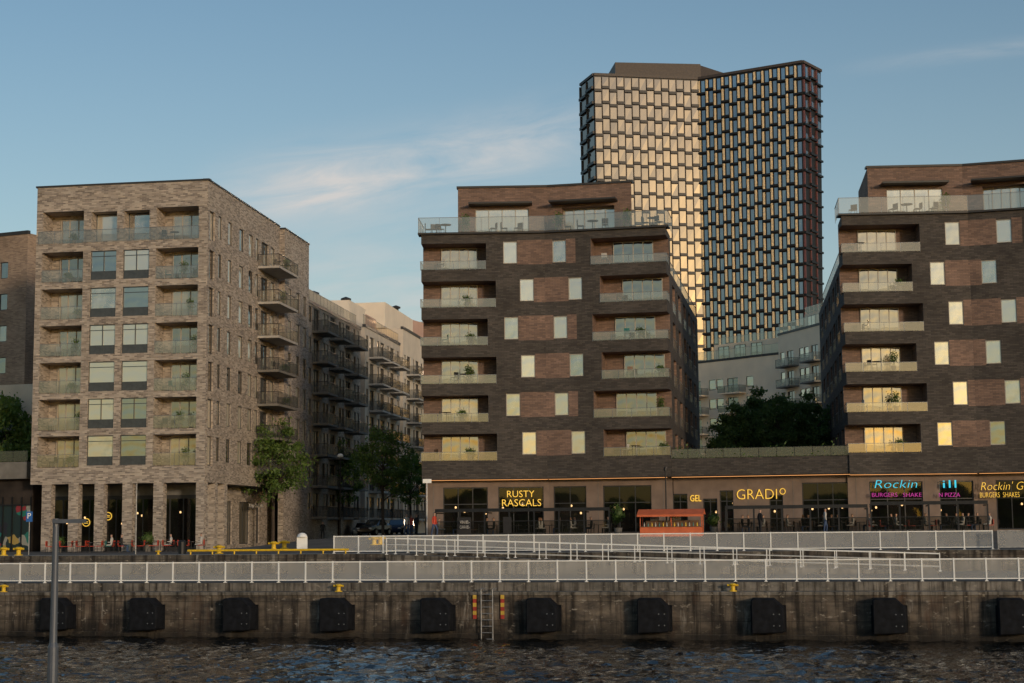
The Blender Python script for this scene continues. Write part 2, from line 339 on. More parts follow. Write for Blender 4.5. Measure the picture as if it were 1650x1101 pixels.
mb=MB(); mb.poly([(-3000,-3000,0),(3000,-3000,0),(3000,27,0),(-3000,27,0)]); mb.poly([(-3000,27,0),(3000,27,0),(3000,27,-4),(-3000,27,-4)][::-1]); struct(mb.build('near_shore_ground',[M['asph']]))
mb=MB(); r_=random.Random(11)
for i in range(150):
    x=-260+520*i/150; h=9+6*noise.noise(Vector((x*.02,1,1)))+5*noise.noise(Vector((x*.13,5,1))); 
    for k in range(14):
        c=Vector((x+r_.uniform(-3,3),-150+r_.uniform(-8,8),r_.uniform(0,max(4,h)))); d=Vector((r_.uniform(-.5,.5),1,r_.uniform(-.4,.4))).normalized(); e=d.orthogonal().normalized(); e2=d.cross(e); s_=r_.uniform(1.5,3)
        mb.poly([c+(e*math.cos(a*1.047)+e2*math.sin(a*1.047))*s_*r_.uniform(.7,1.1) for a in range(6)])
o=mb.build('unseen_glow_blocker',[M['leafd']]); o["kind"]="stuff"  # unseen trees behind the camera, added to block horizon glow in shop glass
# quay wall
r=root('quay_wall','stained dark concrete quay wall rising from the water','quay wall',(0,84,-2.8))
mb=MB(); mb.box(Q,-150,150,-4,-.62,-1,1.15,0); mb.box(Q,-150,150,-4,-2.55,-1,1.3,0); mb.build('wall',[M['quay']],r)
mb=MB(); mb.box(Q,-150,150,-.617,-.45,-.5,1.24,0); mb.box(Q,-150,150,-.447,-.004,-.5,.2,0); mb.build('coping',[M['cope']],r)
r=root('retaining_wall','low concrete retaining wall behind the lower quay','wall',(0,101,0))
mb=MB(); mb.box(E,-150,150,-.2,1.24,-.4,.02,0); mb.build('wall',[M['wallc']],r)
# ---------------------------------------------------------------- facade helpers
def facade(mb,fr,u0,u1,z0,z1,holes=(),mi=0,zones=()):
    us={u0,u1}; zs={z0,z1}
    for h in list(holes)+list(zones):
        for x in h[:2]:
            if u0<x<u1: us.add(x)
        for x in h[2:4]:
            if z0<x<z1: zs.add(x)
    us=sorted(us); zs=sorted(zs)
    for j in range(len(zs)-1):
        zc=(zs[j]+zs[j+1])/2; run=None
        def flush():
            if run: mb.poly((fr.pt(run[0],zs[j]),fr.pt(run[1],zs[j]),fr.pt(run[1],zs[j+1]),fr.pt(run[0],zs[j+1])),run[2])
        for i in range(len(us)-1):
            uc=(us[i]+us[i+1])/2
            if any(h[0]<uc<h[1] and h[2]<zc<h[3] for h in holes):
                flush(); run=None; continue
            m=mi
            for zn in zones:
                if zn[0]<uc<zn[1] and zn[2]<zc<zn[3]: m=zn[4]
            if run and run[2]==m: run=(run[0],us[i+1],m)
            else: flush(); run=(us[i],us[i+1],m)
        flush()
    for h in holes:
        a,b,c,d=h[:4]; dp=h[4]; m=h[5] if len(h)>5 else mi; fl=h[6] if len(h)>6 else ''
        if not dp: continue
        P=fr.pt
        if 'L' not in fl: mb.poly((P(a,c,0),P(a,c,-dp),P(a,d,-dp),P(a,d,0))[::-1],m)
        if 'R' not in fl: mb.poly((P(b,c,0),P(b,c,-dp),P(b,d,-dp),P(b,d,0)),m)
        mb.poly((P(a,d,0),P(b,d,0),P(b,d,-dp),P(a,d,-dp)),m); mb.poly((P(a,c,0),P(b,c,0),P(b,c,-dp),P(a,c,-dp))[::-1],m)
        if 'N' not in fl: mb.poly((P(a,c,-dp),P(b,c,-dp),P(b,d,-dp),P(a,d,-dp)),m)
WC={}
def winmesh(w,h,cols=1,kind='a',gl='glass',fm='frame'):
    k=(round(w,1),round(h,1),cols,kind,gl,fm)
    if k in WC: return WC[k]
    mb=MB(); f=.06
    mb.box(W0,0,w,0,f,0,.07,0); mb.box(W0,0,w,h-f,h,0,.07,0); mb.box(W0,0,f,f,h-f,0,.07,0); mb.box(W0,w-f,w,f,h-f,0,.07,0)
    for i in range(1,cols): x=w*i/cols; mb.box(W0,x-.035,x+.035,f,h-f,0,.068,0)
    z0=f
    if kind=='s':
        mb.box(W0,f,w-f,f,h*.27,0,.05,2); mb.box(W0,f,w-f,h*.27,h*.27+.07,0,.066,0); z0=h*.27+.07
        mb.box(W0,f,w-f,h*.8,h*.8+.05,0,.06,0)
    mb.poly((W0.pt(f,z0,.02),W0.pt(w-f,z0,.02),W0.pt(w-f,h-f,.02),W0.pt(f,h-f,.02)),1)
    WC[k]=mb.mesh('window',[M[fm],M[gl],M['span']]); return WC[k]
def win(par,fr,u,z,w,h,o=-.2,cols=1,kind='a',gl='glass',fm='frame',name='window'):
    p=fr.pt(u,z,o); return inst(name,winmesh(w,h,cols,kind,gl,fm),p,fr.ang,par)
def railing(par,pts,z,h=1.0,gm='rail',name='balcony_railing',post=1.4,mm='grey'):
    mb=MB()
    for a,b in zip(pts[:-1],pts[1:]):
        fr=Fr(a,b); n=max(1,round(fr.L/post)); s=fr.L/n
        for i in range(n): mb.poly((fr.pt(i*s+.02,z+.04),fr.pt(i*s+s-.02,z+.04),fr.pt(i*s+s-.02,z+h-.03),fr.pt(i*s+.02,z+h-.03)),1)
        mb.box(fr,0,fr.L,z+h-.03,z+h,-.025,.025,0)
        for i in range(n+1): mb.box(fr,min(i*s,fr.L-.02)-.015,min(i*s,fr.L-.02)+.015,z,z+h-.031,-.023,.0,0)
    return mb.build(name,[M[mm],M[gm]],par)
def cap(mb,pts,z,mi=0): mb.poly([(p[0],p[1],z) for p in pts],mi)
def chairm(m):
    b=MB(); b.box(W0,-.22,.22,.43,.47,-.22,.22,0); b.box(W0,-.22,.22,.5,.86,-.24,-.2,0)
    for x in (-.2,.2):
        for y in (-.2,.2): b.tube((x,y,0),(x,y,.44 if y<0 else .85),.018,n=5,mi=1)
    return b.mesh('chair',[M[m],M['metal']])
def tablem():
    b=MB(); b.lathe((0,0,0),[(.25,0),(.25,.02),(.03,.04),(.03,.7),(.38,.71),(.38,.745)],14); return b.mesh('table',[M['metal']])
CM={k:chairm(k) for k in ('red','teal','wood','metal','wht')}; TB=tablem()
def potm(h,seed):
    mb=MB(); mb.lathe((0,0,0),[(.15,0),(.2,.35),(.21,.36),(.17,.35)],10); r=random.Random(seed)
    mb.tube((0,0,.3),(0,0,h*.6),.015,mi=2)
    for i in range(260):
        q=Vector((r.gauss(0,.16),r.gauss(0,.16),h*.62+r.gauss(0,h*.15))); d=Vector((r.gauss(0,1),r.gauss(0,1),r.gauss(0,1))).normalized(); e=d.orthogonal(); e2=d.cross(e); k=.06; mb.poly((q-e*k,q-e2*k*.5,q+e*k,q+e2*k*.5),1)
    return mb.mesh('potted_plant',[M['dconc'],M['leaf'],M['bark']])
POT=[potm(1.0,1),potm(1.5,2)]
def balcony_stuff(fr,a,b,z,o):
    r=rnd.random()
    if r<.75:
        u=rnd.uniform(a+.4,a+(b-a)*.45); k=rnd.choice(['wood','metal','wht','teal']); nm={'wood':'brown wooden','metal':'dark metal','wht':'pale','teal':'teal'}[k]
        tag(inst('chair',CM[k],fr.pt(u,z,o),rnd.uniform(0,6.28)),nm+' chair standing on an apartment balcony','chair','balcony chairs')
        if rnd.random()<.6: tag(inst('table',TB,fr.pt(u+.75,z,o-.1)),'small round table on an apartment balcony','table','balcony tables')
    if rnd.random()<.7: tag(inst('potted_plant',POT[rnd.randint(0,1)],fr.pt(rnd.uniform(a+(b-a)*.55,b-.3),z,o+.1),rnd.uniform(0,6)),'leafy plant in a pot on an apartment balcony','potted plant','balcony plants')
# ---------------------------------------------------------------- pale brick corner block
P1L=gp(47,127.); P1R=gp(329,124.7)
f1=Fr(P1L,P1R); sd1=Vector((.134,.991)).normalized(); s1=Fr(P1R,t=sd1); W1=f1.L
B1=root('brick_apartment_building','pale brown brick corner apartment block with glazed balconies','apartment building',(P1R.x,P1R.y,1.2))
zt=f1.hit(200,297)[1]; zs0=f1.hit(200,779)[1]
zb=[f1.hit(200,y)[1] for y in (389,452,512,572,632,692,752)]
uu=lambda x,y=600: f1.hit(x,y)[0]
mb=MB(); holes=[]; LD=1.9
Lx=(uu(63),uu(130)); Wx=((uu(142),uu(184)),(uu(195),uu(237))); Rx=(uu(248),uu(317))
for i,z in enumerate(zb):
    hh=2.45 if i else 2.6
    holes.append((Lx[0],Lx[1],z,z+hh,LD,0)); holes.append((Rx[0],Rx[1],z,z+hh,LD,0))
    for a,b in Wx: holes.append((a,b,z+.12,z+2.45,.3 if i else 1.2,0))
facade(mb,f1,0,W1,zs0,zt,holes)
sh=[]; cols=[(2.7,.8),(5.2,1.0),(8.2,1.2),(10.9,1.2)]
for i,z in enumerate(zb):
    sh.append((.45,1.75,z,z+2.3,.3,0))
    for u,w_ in cols: sh.append((u,u+w_,z+.4,z+2.3,.28,0))
    sh.append((12.9,13.8,z+.4,z+2.3,.28,0)); sh.append((14.6,16.8,z+.02,z+2.3,.28,0)); sh.append((17.6,18.7,z+.4,z+2.3,.28,0))
facade(mb,s1,0,20.3,zs0,zt,sh)
BO,BLN=.5,8.4
bay=s1.off(BO,20.3); bb=Fr(s1.pt(20.3,0).to_2d(),bay.pt(0,0).to_2d())
zr=zt-.2; bh=[]
for i,z in enumerate(zb[1:]): 
    for u in (1.2,4.0,6.4): bh.append((u,u+1.1,z+.4,z+2.3,.28,0))
facade(mb,bb,0,BO,1.2,zr); facade(mb,bay,0,BLN,1.2,zr,bh)
br1=bay.pt(BLN,0).to_2d(); bl0=(Vector(P1L)+sd1*30)
facade(mb,Fr(br1,bl0),0,(bl0-br1).length,1.2,zt-.3)
facade(mb,Fr(bl0,P1L),0,30,zs0,zt)
cap(mb,[P1L,P1R,s1.pt(20.3,0),s1.pt(20.3,0,-14.5)],zt-.02,2); cap(mb,[s1.pt(20.3,0,-14.4),s1.pt(20.3,0),bb.pt(BO,0),br1,bl0],zr-.02,2)
cap(mb,[P1L,P1R,s1.pt(20.3,0),s1.pt(20.3,0,-14.5)][::-1],zs0,2)
gs=f1.off(-3.0); gsx=s1.off(-1.6)
facade(mb,gsx,3.0,30,1.2,zs0+.01,[(a,b,1.6,5.2,.3,0) for a,b in ((5.2,7.2),(9,12),(14,17),(19,20),(24,27))])
mb.build('wall',[M['b1'],M['b1'],M['dconc']],B1)
mb=MB(); e=.12
for fr,a,b in ((f1,-e,W1+e),(s1,-e,20.3)): mb.box(fr,a,b,zt,zt+.14,-.4,.06)
mb.box(bay,-.1,BLN+.1,zr,zr+.14,-.4,.06); mb.box(bb,-.0,BO,zr+.003,zr+.137,-.4,.06); mb.build('roof_edge',[M['frame']],B1)
for x0,x1 in ((66,81),(109,125),(151,166),(196,212),(246,262),(315,331)):
    mb=MB(); a,b=uu(x0,850),uu(x1,850); b=min(b,W1-.02); mb.box(f1,a,b,1.15,zs0-.004,-.75,-.02); mb.build('column',[M['b1']],B1)
for u in (2.6,5.0): 
    mb=MB(); mb.box(s1,u,u+.7,1.15,zs0-.004,-.7,-.02); mb.build('column',[M['b1']],B1)
mb=MB(); mb.box(gs,.3,W1-1.7,1.15,1.5,-.1,.05,0); mb.box(gs,.3,W1-1.7,5.3,5.6,-.1,.05,0)
n=11
for i in range(n+1): u=.3+(W1-2)*i/n; mb.box(gs,u-.05,u+.05,1.5,5.3,-.1,.045,0)
mb.poly((gs.pt(.3,1.5),gs.pt(W1-1.7,1.5),gs.pt(W1-1.7,5.3),gs.pt(.3,5.3)),1)
mb.box(gs,.2,W1-1.7,5.6,zs0-.01,-.1,.03,2); mb.poly((gs.pt(.3,1.2,-5),gs.pt(W1-1.7,1.2,-5),gs.pt(W1-1.7,6.4,-5),gs.pt(.3,6.4,-5)),3)
mb.poly((gs.pt(.3,6.38,-5),gs.pt(W1-1.7,6.38,-5),gs.pt(W1-1.7,6.38,0),gs.pt(.3,6.38,0)),3)
mb.poly((gs.pt(W1-1.7,1.2,-5),gs.pt(W1-1.7,1.2,0),gs.pt(W1-1.7,6.4,0),gs.pt(W1-1.7,6.4,-5)),3)
mb.build('shopfront',[M['frame'],M['shop'],M['dconc'],M['interior']],B1)
for i in range(9):
    c=gs.pt(1+i*1.35+rnd.uniform(-.3,.3),rnd.uniform(3.3,4.4),rnd.uniform(-3.5,-1)); mb=MB(); mb.lathe(c,[(.02,.12),(.07,.08),(.08,0),(.04,-.06)],8,0); mb.tube(c+Vector((0,0,.12)),Vector((c.x,c.y,6.36)),.01,n=4,mi=1); mb.build('pendant_lamp',[M['lampw'],M['metal']],B1)
for u,w_ in ((5.2,2),(9,3),(14,3),(19,1),(24,3)): win(B1,gsx,u,1.6,w_,3.6,-.2,cols=2,gl='glassd',name='shop_window')
for i,z in enumerate(zb):
    for a,b in Wx: win(B1,f1,a,z+.12,b-a,2.33,-.18 if i else -1.1,cols=2 if i%2 else 1,kind='s' if i else 'a',fm='span')
    for a,b in (Lx,Rx):
        win(B1,f1,a+.7,z+.05,(b-a)-1.2,2.2,-LD+.03,cols=3,gl='glassb',fm='framel',name='balcony_door'); balcony_stuff(f1,a,b,z,-.7)
    if i:
        railing(B1,[f1.pt(Lx[0],0,-.02),f1.pt(Lx[1],0,-.02)],z+.02,1.0,'rail'); railing(B1,[f1.pt(Rx[0],0,-.02),f1.pt(Rx[1],0,-.02)],z+.02,1.0,'rail')
    win(B1,s1,.45,z+.02,1.3,2.28,-.22)
    for u,w_ in cols: win(B1,s1,u,z+.4,w_,1.9,-.13)
    win(B1,s1,12.9,z+.4,.9,1.9,-.13); win(B1,s1,17.6,z+.4,1.1,1.9,-.13); win(B1,s1,14.6,z+.02,2.2,2.28,-.2,cols=2,gl='glassd',name='balcony_door')
    if i:
        for u in (1.2,4.0,6.4): win(B1,bay,u,z+.4,1.1,1.9,-.13)
railing(B1,[f1.pt(.2,0,.06),f1.pt(W1-.7,0,.06)],zb[0]-.02,1.05,'rail')
BAL={}
def balcony(par,fr,u,z,w,d,gm='raild',slab='conc'):
    k=(w,d,gm,slab)
    if k not in BAL:
        mb=MB(); mb.box(W0,0,w,-.2,0,.005,d,0)
        q=[(.02,0),(.02,-d+.03),(w-.02,-d+.03),(w-.02,0)]
        for a,b in zip(q[:-1],q[1:]):
            f=Fr(a,b); nn=max(1,round(f.L/1.3)); s_=f.L/nn
            for i in range(nn): mb.poly((f.pt(i*s_+.03,.05),f.pt(i*s_+s_-.03,.05),f.pt(i*s_+s_-.03,.98),f.pt(i*s_+.03,.98)),1)
            mb.box(f,0,f.L,1.0,1.05,-.03,.03,2)
            for i in range(nn+1): mb.box(f,i*s_-.02,i*s_+.02,0,1.0,-.025,.0,2)
        BAL[k]=mb.mesh('balcony',[M[slab],M[gm],M['metal']])
    return inst('balcony',BAL[k],fr.pt(u,z,0),fr.ang,par)
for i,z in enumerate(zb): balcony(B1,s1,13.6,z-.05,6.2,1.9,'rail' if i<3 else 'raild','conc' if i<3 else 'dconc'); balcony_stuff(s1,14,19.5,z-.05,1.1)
# ---------------------------------------------------------------- generic street block
def block(name,label,fr,L,dep,z0,z1,wm,cols,wins_w,bals,sh=3.0,zfirst=None,trim='frame',gl='glass',slab='conc',gm='raild',bw=4.2,bd=1.6):
    B=root(name,label,'apartment building',(fr.p.x,fr.p.y,z0)); mb=MB(); hs=[]; z=zfirst if zfirst else z0+4.2; rows=[]
    while z+2.6<z1+.1: rows.append(z); z+=sh
    for z in rows:
        for c in cols: hs.append((c,c+wins_w,z+.7,z+2.3,.25,0))
        for b_ in bals: hs.append((b_+.6,b_+2.8,z+.02,z+2.3,.25,0))
    facade(mb,fr,0,L,z0,z1,hs)
    a=fr.pt(0,0,0); b=fr.pt(L,0,0); c=fr.pt(L,0,-dep); d=fr.pt(0,0,-dep)
    for p,q in ((b,c),(c,d),(d,a)): f=Fr(p,q); facade(mb,f,0,f.L,z0,z1)
    cap(mb,[a,b,c,d],z1,1); mb.build('wall',[M[wm],M['dconc']],B)
    mb=MB(); mb.box(fr,-.05,L+.05,z1-.1,z1+.25,-.3,.08); mb.build('roof_edge',[M[trim]],B)
    for z in rows:
        for c_ in cols: win(B,fr,c_,z+.7,wins_w,1.6,-.13,gl=gl)
        for b_ in bals:
            win(B,fr,b_+.6,z+.02,2.2,2.28,-.18,cols=2,gl='glassd',name='balcony_door'); balcony(B,fr,b_,z-.05,bw,bd,gm,slab)
    return B,rows
G2=Fr(s1.pt(29.5,0,.2).to_2d(),t=sd1); 
b2,_=block('apartment_building','grey brown street block with dark glass balconies',G2,22.3,12,1.3,24.6,'b1s',[.4,5.8,7.1,12.4,13.7,19.0,20.6],1.05,[1.6,8.2,14.8],zfirst=4,slab='dconc')
mb=MB(); mb.box(G2,0,21,24.86,26.8,-11,-1.6); mb.build('penthouse',[M['plasterw']],b2)
railing(b2,[G2.pt(0,0,-.2),G2.pt(21,0,-.2)],24.87,1.1,'rail',name='roof_railing')
G3=Fr(s1.pt(54,0,.2).to_2d(),t=sd1)
b3,_=block('apartment_building.001','beige street block with stacked balconies and roof terrace',G3,19,12,1.3,25.2,'plasterg',[.6,6.3,11.7,17.4],1.1,[1.9,7.4,12.9],zfirst=4,slab='conc')
mb=MB(); mb.box(G3,0,8,25.46,28.2,-11,-1.8); mb.build('penthouse',[M['plasterw']],b3); mb=MB(); mb.box(G3,9,19,25.46,28.4,-11,-3,0); mb.build('penthouse',[M['pink']],b3)
railing(b3,[G3.pt(0,0,-.2),G3.pt(19,0,-.2)],25.46,1.1,'rail',name='roof_railing')
G4=Fr(s1.pt(75,0,.2).to_2d(),t=sd1)
b4,_=block('apartment_building.002','cream street block with many small balconies',G4,24,12,1.5,27.5,'plaster',[.8,6.4,11.6,17.6,22],1.0,[1.9,7.4,12.9,18],zfirst=4)
mb=MB(); mb.box(G4,1,23,27.76,31,-11,-2.5); mb.build('penthouse',[M['plasterw']],b4)
GE=Fr(gp(640,232),gp(720,226))
b9,_=block('apartment_building.003','cream plaster block closing the far end of the street',GE,GE.L,14,1.5,29,'plaster',[1.2,4.6],1.3,[],zfirst=5)
mb=MB(); mb.box(GE,.5,GE.L,29.26,32.5,-11,-2); mb.build('penthouse',[M['plasterw']],b9)
mb=MB(); fb=Fr(gp(575,215),gp(640,213)); mb.box(fb,0,fb.L,1.5,31,-12,0,0); o=mb.build('apartment_building.004',[M['pink']],origin=(fb.p.x,fb.p.y,1.5)); tag(o,'plain pinkish block behind the street rooftops','apartment building')
for fr,u,z in ((G2,6,26.8),(G2,13,26.8),(G3,3,28.2),(G4,10,31)):
    mb=MB(); mb.lathe(fr.pt(u+2.4,z,-3.5),[(.35,0),(.35,.7),(.6,.75),(.6,.95),(.1,1.15)],10); tag(mb.build('roof_vent',[M['metal']],origin=fr.pt(u,z,-3.8)),'dark ventilation cowl on the flat roof','roof vent')
fl=Fr(gp(-100,158),gp(33,154)); zl=fl.hit(20,378)[1]
block('brick_apartment_building.001','brown brick block with tall narrow windows beside trees',fl,fl.L,16,1.2,zl,'fb',[.6,2.2,3.8,5.3,6.8],.95,[],sh=3.1,zfirst=8,gl='glass')
fp=Fr(gp(-120,131),gp(44,128.5)); zp=fp.hit(20,745)[1]
PB_=root('shop_pavilion','low dark shop building with a colourful painted wall','shop',(fp.p.x,fp.p.y,1.2))
mb=MB(); mb.box(fp,0,fp.L,fp.hit(20,772)[1],zp,-14,.3); mb.build('roof',[M['dconc']],PB_)
mb=MB(); mb.box(fp,0,fp.L,1.1,fp.hit(20,772)[1]-.003,-14,-.6); mb.build('wall',[M['interior']],PB_)
ur=fp.L; mb=MB(); mb.poly((fp.pt(ur-3.4,1.35,-.58),fp.pt(ur-.1,1.35,-.58),fp.pt(ur-.1,4.9,-.58),fp.pt(ur-3.4,4.9,-.58))); mb.build('mural',[M['mural']],PB_)
mb=MB()
for k in range(8): mb.box(fp,ur-.05-k*.85,ur-.0-k*.85,1.2,5.6,-.56,-.45)
mb.box(fp,ur-6,ur,4.9,5.0,-.57,-.44); mb.build('frame',[M['metal']],PB_)
railing(PB_,[fp.pt(0,0,.2),fp.pt(ur,0,.2)],zp,.9,'raild',mm='metal',name='roof_railing')
fw=Fr(gp(-120,146),gp(47,143)); mb=MB(); mb.box(fw,0,fw.L+3,1.2,fw.hit(20,620)[1],-3,0); o=mb.build('garden_wall',[M['plaster']],origin=(fw.p.x,fw.p.y,1.2)); tag(o,'pale plaster garden wall behind trees','wall')
# ---------------------------------------------------------------- dark brick blocks
def darkblock(name,label,PA,PF,PB,ldir,rdir,lrows,lends,wrows,wa,wb,rrows=None,rstarts=None,topy=None,pent=None,xref=730):
    A=Fr(PA,PF); Bf=Fr(PF,PB); B=root(name,label,'apartment building',(PF.x,PF.y,2.1))
    zt=A.hit(topy[0],topy[1])[1]; zb=A.hit(*topy[2])[1]
    zl=[A.hit(xref,y)[1] for y in lrows]; st=(zl[0]-zl[-1])/5; zl=[zl[0]-st*i for i in range(6)]
    zw=[z+.35 for z in zl]; D=1.8; hA=[];hB=[];zA=[];zB=[]
    mb=MB()
    for i,z in enumerate(zl):
        ue=A.hit(lends[i],wrows[i])[0]; hA.append((0,ue,z,z+2.0,D,1,'L'))
        wc=A.hit(wa[i],wrows[i])[0]; hA.append((wc-.55,wc+.55,zw[i],zw[i]+1.75,.2,0))
        wd=Bf.hit(wb[i],wrows[i])[0] ; hB.append((wd-.55,wd+.55,zw[i],zw[i]+1.75,.2,0))
        zA.append((wc+.55,A.L,zw[i]-.1,zw[i]+1.85,1)); zB.append((0,wd-.55,zw[i]-.1,zw[i]+1.85,1))
        if i in (0,2,4): zB.append((wd+.55,wd+1.3,zw[i]-.1,zw[i]+1.85,1))
    zr=zl
    if rrows:
        zr=[Bf.hit(1020,y)[1] for y in rrows]; s2=(zr[0]-zr[-1])/5; zr=[zr[0]-s2*i for i in range(6)]
        for i,z in enumerate(zr): us=Bf.hit(rstarts[i],rrows[i])[0]; hB.append((us,Bf.L,z,z+2.0,D,1,'R'))
    facade(mb,A,0,A.L,zb,zt,hA,0,zA); facade(mb,Bf,0,Bf.L,zb,zt,hB,0,zB)
    dep=4; LS=Fr(Vector(PA)+Vector(ldir)*dep,PA); RS=Fr(PB,Vector(PB)+Vector(rdir)*dep)
    facade(mb,LS,0,dep,zb,zt,[(dep-D,dep,z,z+2.0,0) for z in zl])
    facade(mb,RS,0,dep,zb,zt,[(0,D,z,z+2.0,0) for z in zr] if rrows else [])
    bl=Vector(PA)+Vector(ldir)*dep; brr=Vector(PB)+Vector(rdir)*dep
    cap(mb,[PA,PF,PB,brr,bl],zt-.01,2); cap(mb,[PA,PF,PB,brr,bl][::-1],zb,2)
    f=Fr(brr,bl); facade(mb,f,0,f.L,zb,zt)
    wl=34; zwg=zt-3.0; l2=Vector(PA)+Vector(ldir)*wl; r2=Vector(PB)+Vector(rdir)*wl
    WL=Fr(l2,bl); WR=Fr(brr,r2)
    def sideh(L,flip):
        hs=[]
        for i in range(6):
            z=zl[i]
            if z+2>zwg: continue
            for k in range(5):
                u=1.2+k*5.6
                if flip: u=L-u-2.6
                hs.append((u,u+2.6,z,z+2.0,1.2,1)); v=u+3.6 if not flip else u-1.9; hs.append((v,v+.9,z+.3,z+2.0,.2,0))
        return hs
    hl=sideh(WL.L,True); hr=sideh(WR.L,False)
    facade(mb,WL,0,WL.L,zb,zwg,hl); facade(mb,WR,0,WR.L,zb,zwg,hr)
    cap(mb,[bl,brr,r2,l2],zwg-.01,2); f=Fr(r2,l2); facade(mb,f,0,f.L,zb,zwg)
    mb.build('wall',[M['dk'],M['br'],M['dconc']],B)
    for (WF_,hs) in ((WL,hl),(WR,hr)):
        for h in hs:
            if h[4]>1: win(B,WF_,h[0]+.2,h[2]+.02,2.2,1.9,-1.15,cols=2,gl='glassb',name='balcony_door'); railing(B,[WF_.pt(h[0],0,.03),WF_.pt(h[1],0,.03)],h[2]-.25,.9,'rail')
            else: win(B,WF_,h[0],h[2],.9,1.7,-.15)
        railing(B,[WF_.pt(0,0,-.15),WF_.pt(WF_.L,0,-.15)],zwg,1.15,'rail',name='roof_railing')
    for i in range(6):
        h=hA[i*2]; wv=h[1]
        win(B,A,1.45,h[2]-.0,min(2.9,wv-1.9),1.9,-D+.03,cols=4,gl='glassb',fm='framel',name='balcony_door'); balcony_stuff(A,.2,wv,h[2],-.6)
        railing(B,[LS.pt(dep-D,0,.06),A.pt(-.06,0,.06),A.pt(wv,0,.06)],h[2]-.12,.72,'rail')
        h=hA[i*2+1]; win(B,A,h[0],h[2],1.1,1.75,-.13,fm='framel'); h=[x for x in hB if x[4]==.2][i]; win(B,Bf,h[0],h[2],1.1,1.75,-.13,fm='framel')
        if rrows:
            h=[x for x in hB if x[4]==D][i]; 
            win(B,Bf,h[0]+1.5,h[2],min(3.2,h[1]-h[0]-2),1.9,-D+.03,cols=4,gl='glassb',fm='framel',name='balcony_door'); balcony_stuff(Bf,h[0]+.2,h[1],h[2],-.6)
            railing(B,[Bf.pt(h[0],0,.06),Bf.pt(Bf.L+.06,0,.06),RS.pt(D,0,.06)],h[2]-.12,.72,'rail')
    mb=MB(); mb.box(A,-.25,A.L,zt,zt+.14,-1,.25); mb.box(Bf,0,Bf.L+.25,zt+.002,zt+.142,-1,.25); mb.build('roof_edge',[M['frame']],B)
    railing(B,[LS.pt(0,0,.2),A.pt(-.2,0,.2),A.pt(A.L,0,.2),Bf.pt(Bf.L+.2,0,.2),RS.pt(dep,0,.2)],zt+.14,1.2,'rail',name='roof_railing',post=1.6)
    A2=A.off(-2.6); B2_=Bf.off(-2.6)
    zp=A2.hit(*pent['top'])[1]; ua=A2.hit(pent['x0'],350)[0]; ub=B2_.hit(pent['x1'],350)[0] if pent['x1'] else Bf.L+2
    q=mathutils.geometry.intersect_line_line_2d(A2.pt(-50,0).to_2d(),A2.pt(60,0).to_2d(),B2_.pt(-50,0).to_2d(),B2_.pt(60,0).to_2d())
    uf=(q-A2.p).dot(A2.t); vf=(q-B2_.p).dot(B2_.t)
    mb=MB(); zc=zt+.145; wh=[]; wh2=[]
    for (x0,x1) in pent['wa']: a=A2.hit(x0,350)[0]; b=A2.hit(x1,350)[0]; wh.append((a,b,zc+.1,zc+2.35,.25,0))
    for (x0,x1) in pent['wb']: a=B2_.hit(x0,350)[0]; b=B2_.hit(x1,350)[0]; wh2.append((a,b,zc+.1,zc+2.35,.9,0))
    facade(mb,A2,ua,uf,zc,zp,wh); facade(mb,B2_,vf,ub,zc,zp,wh2)
    pl=A2.pt(ua,0,0).to_2d(); pr=B2_.pt(ub,0).to_2d(); pl2=pl+Vector(ldir)*9; pr2=pr+Vector(ldir)*9
    for a,b in ((pr,pr2),(pr2,pl2),(pl2,pl)): f=Fr(a,b); facade(mb,f,0,f.L,zwg,zp)
    cap(mb,[pl,q,pr,pr2,pl2],zp-.01,1); mb.build('penthouse',[M['br'],M['dconc']],B)
    mb=MB(); mb.box(A2,ua-.1,uf,zp,zp+.16,-.6,.12); mb.box(B2_,vf,ub+.1,zp+.002,zp+.162,-.6,.12)
    for h in wh: mb.box(A2,h[0]-.5,h[1]+.3,h[3]+.25,h[3]+.38,.003,1.2)
    for h in wh2: mb.box(B2_,h[0]-.8,h[1]+.3,h[3]+.25,h[3]+.38,.003,1.4)
    mb.build('roof_trim',[M['frame']],B)
    for h in wh: win(B,A2,h[0],h[2],h[1]-h[0],h[3]-h[2],-.2,cols=4,fm='framel')
    for h in wh2: win(B,B2_,h[0],h[2],h[1]-h[0],h[3]-h[2],-.85,cols=5,fm='framel')
    return B,A,Bf,zb,zt,zwg
def du(deg): return (math.sin(math.radians(deg)),math.cos(math.radians(deg)))
DA,DF,DB=gp(680,126),gp(883,125.7),gp(1082,123.6)
dB2=darkblock('dark_brick_apartment_building','charcoal brick block with corner balconies and glazed penthouse',DA,DF,DB,du(3),du(10.5),
 [433,494,554,617,679,741],[783,799,786,800,787,801],[409,470,531,593,655,717],[822,849,824,851,827,853],[901,927,903,929,905,932],
 [422,486,546,609,671,733],[952,967,955,970,957,973],topy=(730,378,(700,773)),pent=dict(top=(800,303),x0=738,x1=1018,wa=[(766,852)],wb=[(905,990)]))
CA,CF,CB=gp(1372,120.3),gp(1580,119.8),gp(1790,117)
dB3=darkblock('dark_brick_apartment_building.001','charcoal brick block with stepped corner balconies and roof terrace',CA,CF,CB,du(7.7),du(8),
 [404,468,532,598,662,727],[1482,1470,1488,1477,1494,1484],[380,443,508,571,636,702],[1535,1511,1541,1518,1548,1523],[1618,1594,1626,1601,1632,1608],
 None,None,topy=(1450,346,(1450,763)),pent=dict(top=(1450,270),x0=1400,x1=None,wa=[(1430,1520)],wb=[(1585,1660)]),xref=1430)
PD=Fr(DB,CA); zpb=dB2[3]; zpt=PD.hit(1200,737)[1]
